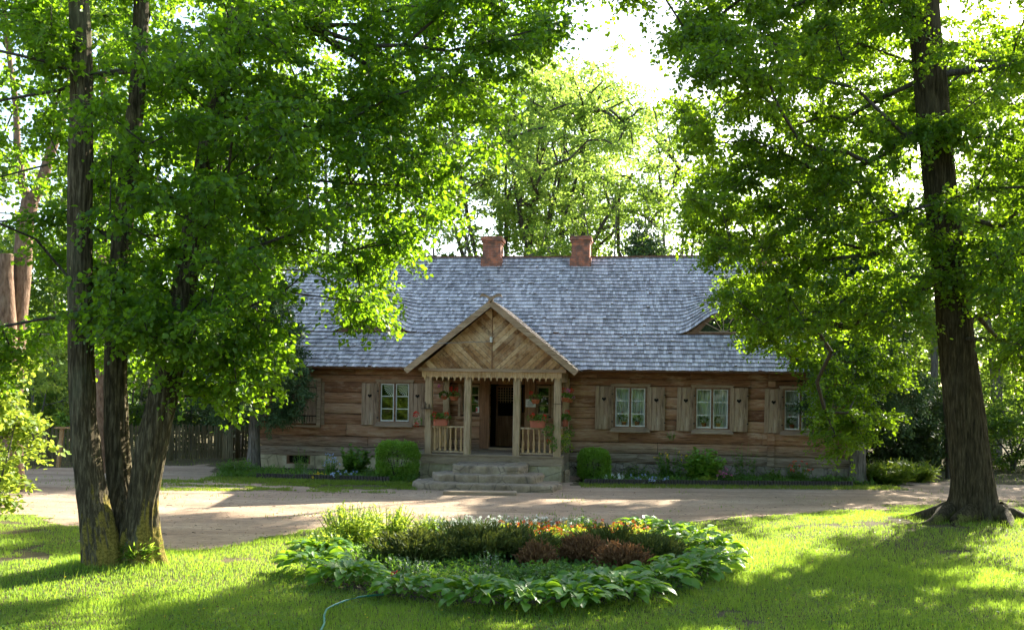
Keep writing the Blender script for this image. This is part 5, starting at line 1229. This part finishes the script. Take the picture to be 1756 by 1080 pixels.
K = [  # name, label, px, Y, height, stems, spread, leaf, material, template, flower
 ('bushy_perennial', 'leafy mound of perennials at the far left end of the left bed', 405, 28.6, .55, 60, .65, .13, 'peren', LANCE, None),
 ('bushy_perennial', 'low leafy clump just inside the left end of the left edging', 455, 28.7, .40, 50, .6, .11, 'peren', LANCE, None),
 ('spiky_perennial', 'tall spiky plant in front of the cellar window', 518, 28.8, .85, 22, .28, .10, 'peren', LANCE, None),
 ('silver_plant', 'pale silvery tuft below the cellar window', 527, 28.1, .35, 40, .3, .06, 'silver', LANCE, None),
 ('spiky_perennial', 'grassy upright plant with pale blue flowers mid left bed', 568, 28.7, .75, 26, .3, .10, 'peren', LANCE, 'bpetal'),
 ('leafy_perennial', 'broad-leaved plant against the wall left of the round box bush', 610, 29.0, .95, 46, .5, .15, 'peren', LEAF6, None),
 ('leafy_perennial', 'dark low clump beside the round box bush', 640, 28.2, .40, 40, .35, .10, 'wood1', LEAF4, None),
 ('blue_flower_plant', 'drift of tiny blue flowers in the left bed', 590, 27.9, .28, 40, .45, .05, 'peren', LEAF4, 'bpetal'),
 ('yellow_flower_plant', 'low plant with yellow flowers behind the left edging', 545, 27.95, .2, 26, .3, .06, 'yellow', LEAF4, 'ypetal'),
 ('leafy_perennial', 'dark foliage against the stones right of the square box bush', 1090, 29.3, .5, 40, .5, .09, 'wood1', LEAF4, None),
 ('yellow_flower_plant', 'tall plant dotted with orange-yellow flowers in the right bed', 1150, 29.2, 1.0, 36, .5, .10, 'peren', LEAF4, 'ypetal'),
 ('hydrangea_bush', 'big bright broad-leaved bush in the middle of the right bed', 1207, 28.9, 1.05, 70, .68, .17, 'box', LEAF6, None),
 ('tall_perennial', 'tall open feathery plant right of the broad-leaved bush', 1278, 29.2, 1.2, 16, .5, .14, 'peren', LANCE, None),
 ('dark_leaf_plant', 'purplish dark plant with a pink flower in the right bed', 1243, 28.4, .5, 24, .2, .08, 'yew', LANCE, 'pink'),
 ('lime_green_mound', 'low lime-green mound behind the right edging', 1214, 28.2, .28, 60, .33, .07, 'yellow', LEAF4, None),
 ('blue_flower_plant', 'drift of pale blue flowers behind the right edging', 1110, 28.2, .25, 60, .7, .05, 'silver', LEAF4, 'bpetal'),
 ('white_flower_plant', 'small white and pink flowers next to the square box bush', 1055, 28.2, .28, 40, .35, .05, 'peren', LEAF4, 'wpetal'),
 ('leafy_perennial', 'tall fine-leaved plant with red tips near the right thuja', 1372, 29.0, .70, 44, .42, .10, 'wood1', LANCE, 'red'),
 ('leafy_perennial', 'dark clump left of the red-tipped plant', 1325, 28.9, .5, 34, .35, .09, 'wood1', LEAF4, None),
 ('leafy_perennial', 'low clump at the right end of the right bed', 1440, 28.9, .35, 50, .6, .10, 'peren', LANCE, None),
 ('leafy_perennial', 'low green filler between the tall plant and edging', 1290, 28.5, .3, 40, .5, .08, 'peren', LEAF4, None),
 ('grass_tussock', 'shaggy tussock of tall grass right of the right thuja trunk', 1525, 29.5, .75, 160, .95, .3, 'grass2', NEEDLE, None),
 ('grass_tussock', 'second shaggy tussock of tall grass nearer the yew', 1572, 30.5, .65, 120, .8, .3, 'grass2', NEEDLE, None),
 ('grass_tussock', 'tuft of long grass at the foot of the triple-stemmed lime', 262, 13.55, .35, 90, .25, .22, 'grass', NEEDLE, None),
 ('wall_sapling', 'little green sprig growing from the wall right of the third shutter', 1152, 29.9, .35, 8, .2, .09, 'box', LANCE, None)]
for i, (nm_, lbl, px, Y, h, ns, sprd, lf, m_, tm, fl) in enumerate(K):
    z = 1.18 if nm_ == 'wall_sapling' else None
    stem_plant(nm_, lbl, sp(px, Y) if Y > 15 else gnd(px, 968)[0], Y, h, ns, sprd, lf, m_, 300 + i, tm, z=z, flower=fl, fn=16, fs=.03, nl=18 if h > .5 else 10)
n = 9000; pb = rng.uniform(0, 1, (n, 2)); gxx = np.where(pb[:, 0] < .36, -8.4 + pb[:, 0] / .36 * 5.8, 2.3 + (pb[:, 0] - .36) / .64 * 8.3); gyy = np.where(gxx < 0, 27.9 - (gxx + 7) * .1, 27.95 + (gxx - 2) * .09) + rng.uniform(0, 1, n) ** 1.5 * 1.9
P = np.stack([gxx, gyy, rng.uniform(.02, .16, n) * (.4 + 1.2 * vn(gxx, gyy, .5, 12))], 1)
D = rng.normal(0, .6, (n, 3)); D[:, 2] += .8; U = rng.normal(0, .5, (n, 3)); U[:, 2] += .7
tag(leaves('bed_ground_cover', P, D, U, rng.uniform(.05, .13, n), M['peren'], None, LANCE), 'low ground cover filling the beds along the house wall', kind='stuff')
# ------------------------------------------------------------------ the round bed
def hosta_mesh(seed, n=46, L0=.185):
    rg = np.random.default_rng(seed); V = []; Fq = []; c = 0
    for i in range(n):
        u = i / n; az = i * 2.399 + rg.normal(0, .25); el0 = R_(12 + 62 * (1 - u) ** 1.1 + rg.normal(0, 7)) if False else R_(10 + 65 * u + rg.normal(0, 7)); L_ = L0 * rg.uniform(.75, 1.2) * (1.05 - .25 * u); st = (.36 - .20 * u) * rg.uniform(.8, 1.15)
        d = np.array([math.cos(az), math.sin(az), 0]); s_ = np.array([-math.sin(az), math.cos(az), 0]); up = np.array([0, 0, 1.])
        p = d * st * math.cos(el0) * 1.1 + up * st * (.35 + math.sin(el0) * .9); roll = rg.normal(0, .35); el = el0 * .55; k = 6
        for j in range(k + 1):
            t = j / k; wd = .33 * L_ * math.sin(math.pi * min(1, t * .93 + .035)) ** .8 * (1 - .25 * t); el_ = el - .8 * t * t - .05; 
            if j: p = p + (d * math.cos(el_) + up * math.sin(el_)) * L_ / k
            nrm_ = -d * math.sin(el_) + up * math.cos(el_); sv = s_ * math.cos(roll) + nrm_ * math.sin(roll)
            V += [p - sv * wd + nrm_ * wd * .35, p, p + sv * wd + nrm_ * wd * .35]
            if j < k: b_ = c + j * 3; Fq += [(b_, b_ + 1, b_ + 4, b_ + 3), (b_ + 1, b_ + 2, b_ + 5, b_ + 4)]
        c += (k + 1) * 3
    return np_mesh('hosta', np.array(V), np.array(Fq)[:, ::-1], 4, True)
hm = [hosta_mesh(s, 108 + 8 * s) for s in range(4)]
for me in hm: me.materials.append(M['hosta'])
HO = [(905, 1052, 1.0, 'hosta at the very front of the round bed, centre'), (818, 1045, 1.1, 'large hosta in front, left of centre, with broad pale-ribbed leaves'), (695, 1030, .85, 'lower hosta left of the large front one, beside the garden hose'), (597, 1010, 1.0, 'hosta at the front left rim with raised oval leaves'),
      (538, 990, 1.0, 'hosta at the left rim next to the yellow-green clump'), (548, 960, .95, 'hosta at the left end, half in the sun'), (985, 1052, 1.05, 'hosta at the front, right of centre'), (1060, 1040, 1.1, 'large hosta with silvery leaves at the front right'), (1130, 1018, 1.05, 'hosta in the front right bend of the bed'),
      (1188, 1000, 1.05, 'hosta at the right rim in front of the brown junipers'), (1228, 985, .95, 'outermost hosta at the right rim'), (1225, 958, .95, 'hosta at the right end below the sunny pair'), (1190, 940, 1.0, 'dark upright hosta near the right end'),
      (1100, 918, .9, 'sunlit hosta at the back of the bed, left of a pair'), (1150, 925, .85, 'sunlit hosta at the back of the bed, right of a pair'), (1010, 1028, .9, 'hosta tucked behind the front row right of centre')]
for i, (px, py, s_, lbl) in enumerate(HO):
    x, y = gnd(px, py - 6); o = link('hosta', hm[i % 4]); o.location = (x, y, hz(x, y) + .0); o.rotation_euler = (0, 0, i * 1.7); s_ *= 1.04; o.scale = (s_, s_, s_ * .9); tag(o, lbl, 'hosta', 'hostas ringing the round bed')
def needle_shrub(label, px, py, rx, ry, h, m, seed, n=9000):
    x, y = gnd(px, py); rg = np.random.default_rng(seed); t = empty('juniper_shrub', (x, y, hz(x, y)), 0, label, 'juniper', 'junipers in the round bed')
    nb = 70; a = rg.uniform(0, 2 * np.pi, nb); r = rg.uniform(0, 1, nb) ** .5; tips = np.stack([np.cos(a) * r * rx, np.sin(a) * r * ry, h * (1.05 - .55 * r ** 2) * rg.uniform(.7, 1.1, nb)], 1)
    V, Q = frustums(tips * [.1, .1, 0], tips * [.85, .85, .8], np.full(nb, .012), np.full(nb, .004), 4); link('branches', np_mesh('branches', V, Q, 4), M['barkdark'], t)
    k = rg.integers(0, nb, n); u = rg.uniform(.35, 1.05, (n, 1)); P = tips[k] * u + rg.normal(0, .045, (n, 3)); P[:, 2] = np.maximum(P[:, 2], .01)
    D = nrm(tips[k]) * .8 + rg.normal(0, .45, (n, 3)) + [0, 0, .5]; leaves('foliage', P, D, rg.normal(0, 1, (n, 3)), rg.uniform(.05, .10, n), M[m], t, LANCE); return t
needle_shrub('wide dark juniper left of centre in the round bed', 720, 962, .80, .55, .38, 'juni', 1, 13000)
needle_shrub('tallest dark juniper in the centre of the round bed', 810, 958, .85, .6, .43, 'juni', 2, 14000)
needle_shrub('dark juniper right of the tallest one', 885, 955, .75, .5, .38, 'juni', 3, 12000)
needle_shrub('greenish juniper behind the two dry brown ones', 1060, 950, .75, .5, .36, 'juni', 4)
needle_shrub('rusty brown dry juniper between green ones', 1000, 962, .33, .28, .32, 'junib', 5, 8000)
needle_shrub('low rounded reddish-brown dry juniper nearest the right hostas', 1068, 975, .35, .28, .30, 'junib', 6, 8000)
needle_shrub('small dry brown juniper patch left of the rusty one', 922, 970, .22, .2, .26, 'junib', 7, 5000)
needle_shrub('low greenish-yellow juniper sprawling at the right', 1125, 958, .5, .35, .28, 'juni', 8, 6000)
B = [('yellow_green_perennial', 'tall sunlit yellow-green clump at the back left of the round bed', 600, 938, .74, 150, .55, .12, 'yellow', LANCE, None, 20),
     ('yellow_green_perennial', 'sunlit yellow-green clump right of the tallest one', 665, 925, .62, 120, .48, .11, 'yellow', LANCE, None, 18),
     ('yellow_green_perennial', 'lower sunlit clump before the pale fringe of the bed', 735, 915, .36, 70, .40, .09, 'yellow', LANCE, None, 14),
     ('yellow_green_perennial', 'sunlit clump at the left rim behind the hostas', 566, 948, .42, 90, .40, .11, 'yellow', LANCE, None, 14),
     ('green_perennial', 'dark green leafy clump below the yellow-green ones', 650, 965, .32, 60, .38, .09, 'peren', LANCE, None, 12),
     ('lanceolate_plant', 'leafy plant with long pointed leaves behind the marigolds', 1000, 918, .40, 16, .2, .14, 'peren', LANCE, None, 14),
     ('silver_plant', 'silvery branching sprigs before the junipers, left', 708, 990, .34, 30, .3, .06, 'silver', LANCE, None, 12),
     ('silver_plant', 'silvery branching sprigs before the junipers, centre', 838, 990, .42, 18, .18, .05, 'silver', LANCE, None, 12),
     ('green_perennial', 'yellowish leafy plant behind the large front hosta', 770, 1010, .25, 50, .35, .07, 'yellow', LEAF4, None, 10),
     ('green_perennial', 'fresh green plant in the middle front of the bed', 890, 1005, .28, 70, .42, .08, 'peren', LEAF4, None, 12),
     ('green_perennial', 'fresh green plant right of the middle front', 960, 1000, .30, 70, .42, .08, 'peren', LEAF4, None, 12),
     ('green_perennial', 'fresh green plant behind the front right hostas', 1030, 1002, .26, 60, .38, .08, 'peren', LEAF4, None, 12),
     ('poppy', 'single small red flower at the front left of the bed', 678, 1016, .30, 4, .05, .07, 'peren', LANCE, 'red', 5)]
for i, (nm_, lbl, px, py, h, ns, sprd, lf, m_, tm, fl, nl) in enumerate(B):
    x, y = gnd(px, py); stem_plant(nm_, lbl, x, y, h, ns, sprd, lf, m_, 400 + i, tm, nl=nl, flower=fl, fn=1 if nm_ == 'poppy' else 6, fs=.04)
fr = [stem_plant('white_flower_tuft', 'feathery white flower tuft in the pale fringe at the back of the bed', 0, 0, .34, 46, .26, .07, 'silver', 450 + i, LANCE, nl=12, flower='wpetal', fn=14, fs=.018, group='white flower tufts at the back of the bed') for i in range(2)]
k = 0
for px in range(745, 990, 22):
    x, y = gnd(px, 912 + (px % 3) * 3); o = fr[k] if k < 2 else copy_tree(fr[k % 2]); o.location = (x, y, hz(x, y)); o.rotation_euler = (0, 0, k * 1.3); k += 1
def marigold(seed):
    rg = np.random.default_rng(seed); t = empty('marigold', (0, 0, 0), 0, 'low marigold with orange-red heads in the sunny drift at the back of the bed', 'marigold', 'marigold drift in the round bed')
    foliage_ball(t, (0, 0, .09), .12, 90, .055, M['peren' if seed % 2 else 'yellow'], rg, .8)
    for j in range(5):
        p = (rg.uniform(-.1, .1), rg.uniform(-.1, .1), rg.uniform(.17, .24)); foliage_ball(t, p, .022, 18, .022, M['orange' if (j + seed) % 3 else 'ypetal'], rg, .6, LEAF4, 'flower_head')
    return t
mg = [marigold(s) for s in range(3)]; k = 0; rs = random.Random(9)
for px in range(868, 1112, 13):
    for py in (918, 926, 934, 942):
        if py > 935 and px < 960: continue
        x, y = gnd(px + rs.uniform(-7, 7), py + rs.uniform(-3, 3)); o = mg[k] if k < 3 else copy_tree(mg[k % 3]); o.location = (x, y, hz(x, y)); o.rotation_euler = (0, 0, rs.uniform(0, 6)); s_ = rs.uniform(.8, 1.15); o.scale = (s_, s_, s_); k += 1
n = 16000; a = rng.uniform(0, 2 * np.pi, n); r = rng.uniform(0, 1, n) ** .5 * .95; gxx = BC[0] + BRX * r * np.cos(a); gyy = BC[1] + BRY * r * np.sin(a); P = np.stack([gxx, gyy, hgt(gxx, gyy) + rng.uniform(.01, .13, n) * (.3 + 1.3 * vn(gxx, gyy, .45, 13))], 1)
D = rng.normal(0, .7, (n, 3)); D[:, 2] += .7; U = rng.normal(0, .5, (n, 3)); U[:, 2] += .7
tag(leaves('bed_ground_cover', P, D, U, rng.uniform(.03, .075, n), M['peren'], None, LEAF4), 'low mixed greenery covering the soil of the round bed', kind='stuff')

# ------------------------------------------------------------------ grass
def blades(name, x, y, h, wd, m, label, lean=.45):
    n = len(x); rg = np.random.default_rng(len(name) + n); z = hgt(x, y); a = rg.uniform(0, 2 * np.pi, n); b_ = rg.uniform(0, 2 * np.pi, n); h = h * rg.uniform(.55, 1.25, n); ln = h * np.abs(rg.normal(0, lean, n))
    sx, sy = np.cos(a) * wd / 2, np.sin(a) * wd / 2; lx, ly = np.cos(b_) * ln, np.sin(b_) * ln
    V = np.empty((n, 5, 3)); V[:, 0] = np.stack([x - sx, y - sy, z], 1); V[:, 1] = np.stack([x + sx, y + sy, z], 1)
    mx, my, mz = x + lx * .35, y + ly * .35, z + h * .6; V[:, 2] = np.stack([mx + sx * .75, my + sy * .75, mz], 1); V[:, 3] = np.stack([mx - sx * .75, my - sy * .75, mz], 1)
    V[:, 4] = np.stack([x + lx, y + ly, z + h * np.sqrt(np.maximum(.15, 1 - (ln / h) ** 2 * .5))], 1)
    me = bpy.data.meshes.new(name); me.vertices.add(n * 5); me.vertices.foreach_set('co', V.astype(np.float32).ravel()); bse = np.arange(n) * 5
    F7 = np.stack([bse, bse + 1, bse + 2, bse + 3, bse + 3, bse + 2, bse + 4], 1).astype(np.int32); me.loops.add(n * 7); me.loops.foreach_set('vertex_index', F7.ravel()); me.polygons.add(n * 2)
    ls = np.stack([np.arange(n) * 7, np.arange(n) * 7 + 4], 1).astype(np.int32).ravel(); me.polygons.foreach_set('loop_start', ls); me.update(calc_edges=True); me.validate()
    return tag(link(name, me, m), label, kind='stuff')
def lawn(n, y0, y1, wide=.56, pad=1.5):
    u = rng.uniform(0, 1, n); y = y0 * (y1 / y0) ** u; x = rng.uniform(-1, 1, n) * (wide * y + pad); return x, y
x, y = lawn(430000, 9.6, 23.5); d = dirt(x, y); bare = vn(x, y, .9, 20) * .6 + vn(x, y, .25, 21) * .4
keep = (~d) & ~inbed(x, y, .93) & (bare > .20) & ~((((x - 7.0) / 1.7) ** 2 + ((y - 18.7) / .35) ** 2 < 1) & (vn(x, y, .25, 22) < .58))
dt = np.hypot(x + 5.45, y - 13.6); keep &= dt > .33; dt2 = np.hypot(x - RT0.x, y - RT0.y); keep &= dt2 > .6
x, y = x[keep], y[keep]; tall = 1 + 1.0 * np.exp(-(((x - 5.5) / 3.2) ** 2 + ((y - 14.8) / 1.6) ** 2)) * vn(x, y, .6, 23) + .9 * np.exp(-((np.hypot(x + 5.45, y - 13.6) - .5) / .25) ** 2) + .8 * np.exp(-((np.hypot(x - RT0.x, y - RT0.y) - .9) / .4) ** 2)
blades('lawn_grass', x, y, (.034 + .034 * vn(x, y, .7, 24)) * tall, .0068, M['grass'], 'short lawn grass of the foreground')
x, y = lawn(26000, 13, 40, .6, 2); d = dirt(x, y); pt_ = (vn(x, y, 1.0, 25) * .6 + vn(x, y, .35, 26) * .4)
near = (y > 24.6) & (y < 27.7) & (x < -1.2) ; keep = (d & (pt_ > np.where(near, .50, .72))) | ((~d) & (y > 23.5))
keep &= ~((y > 28.4) & (x > -8.5) & (x < 10.3)); keep &= ~((x > -2.3) & (x < 1.8) & (y > 25))
x, y = x[keep], y[keep]; blades('rough_grass', x, y, .07 * (.7 + .6 * vn(x, y, .5, 27)), .013, M['grass2'], 'sparse grass tufts on the sandy forecourt and around the house')
n = 16000; x = rng.uniform(-8.5, 11, n); y = 26.75 + (rng.uniform(0, 1, n)) * 1.25 + np.where(x > 0, (x - 2) * .08, -.06 * (x + 5)); keep = ~((x > -2.6) & (x < 1.9)); x, y = x[keep], y[keep]
blades('verge_grass', x, y, .085, .013, M['grass2'], 'green grass verge below the ribbed edging')
n = 26000; x = rng.uniform(-9.5, -2.4, n); y = rng.uniform(24.3, 27.9, n); pn = vn(x * .45, y * 1.6, .8, 31) * .65 + vn(x, y, .25, 32) * .35; keep = pn > .53; x, y = x[keep], y[keep]
blades('patchy_grass', x, y, .06, .012, M['grass2'], 'patches of thin grass on the trodden ground left of the steps')
x, y = lawn(5200, 9.8, 21, .56, 1); keep = (~dirt(x, y)) & ~inbed(x, y, .98) & (vn(x, y, 1.3, 33) > .42); x, y = x[keep], y[keep]
blades('tall_grass', x, y, .15, .006, M['grass2'], 'scattered taller grass stalks in the lawn', .25)
n = 30000; x, y = lawn(n, 9.7, 19, .56, 1); keep = (~dirt(x, y)) & ~inbed(x, y, .98) & (vn(x, y, .55, 34) * .7 + vn(x, y, .2, 35) * .3 > .60); x, y = x[keep], y[keep]; n = len(x)
D = rng.normal(0, 1, (n, 3)); D[:, 2] = .1; U = rng.normal(0, .25, (n, 3)); U[:, 2] += 1
tag(leaves('clover_patches', np.stack([x, y, hgt(x, y) + rng.uniform(.02, .055, n)], 1), D, U, rng.uniform(.014, .034, n), M['peren'], None, LEAF6), 'patches of clover and small broad weeds in the lawn', kind='stuff')
# daisies, dandelions and fallen twigs in the lawn
n = 70; x, y = lawn(n * 4, 10.6, 15.5, .45, 0); ok = ~dirt(x, y) & ~inbed(x, y, 1.05); x, y = x[ok][:n], y[ok][:n]; b = MB()
for i in range(len(x)):
    z = hz(x[i], y[i]) + .07; b.add([(x[i] + .011 * math.cos(a), y[i] + .011 * math.sin(a), z + .004 * math.sin(a * 2)) for a in [k * math.pi / 3 for k in range(6)]], [(0, 1, 2, 3, 4, 5)])
tag(b.build('lawn_flowers', M['ypetal']), 'tiny yellow flowers scattered in the lawn', kind='stuff')
rs = random.Random(12); b = MB()
for i in range(160):
    x_ = rs.uniform(-8, 9); y_ = rs.uniform(15, 25); a = rs.uniform(0, 6); L_ = rs.uniform(.03, .12)
    if not bool(dirt(np.array([x_]), np.array([y_]))[0]): continue
    b.tube([(x_, y_, .014), (x_ + L_ * .5 * math.cos(a), y_ + L_ * .5 * math.sin(a), .022), (x_ + L_ * math.cos(a + .4), y_ + L_ * math.sin(a + .4), .014)], .004, 4)
tag(b.build('fallen_twigs', M['barkdark']), 'scattered bits of twig on the sandy path', kind='stuff')
n = 5200; x = rng.uniform(-11, 12, n); y = rng.uniform(14.5, 26, n); ok = dirt(x, y); x, y = x[ok], y[ok]; n = len(x); r_ = rng.uniform(.006, .02, n) * rng.uniform(.5, 1.3, n)
o6 = np.array([[1, 0, 0], [-1, 0, 0], [0, 1, 0], [0, -1, 0], [0, 0, .7], [0, 0, -.7]]); f8 = np.array([[0, 2, 4], [2, 1, 4], [1, 3, 4], [3, 0, 4]])
V = np.stack([x, y, hgt(x, y) + .008], 1)[:, None] + o6[None] * r_[:, None, None] * rng.uniform(.7, 1.3, (n, 6, 1)); me = np_mesh('pebbles', V.reshape(-1, 3), (np.arange(n) * 6)[:, None, None] + f8[None], 3)
tag(link('pebbles', me, M['step']), 'small loose pebbles on the sandy path', kind='stuff')
n = 2600; x = rng.uniform(-9, 10, n); y = rng.uniform(10.5, 26, n); ok = dirt(x, y) | (rng.random(n) < .35); x, y = x[ok], y[ok]; n = len(x); D = rng.normal(0, 1, (n, 3)); D[:, 2] *= .15; U = rng.normal(0, .2, (n, 3)); U[:, 2] += 1
tag(leaves('fallen_leaves', np.stack([x, y, hgt(x, y) + np.where(dirt(x, y), .012, .045)], 1), D, U, rng.uniform(.02, .055, n), M['junib'], None, LEAF4), 'dry fallen leaf fragments on the path', kind='stuff')
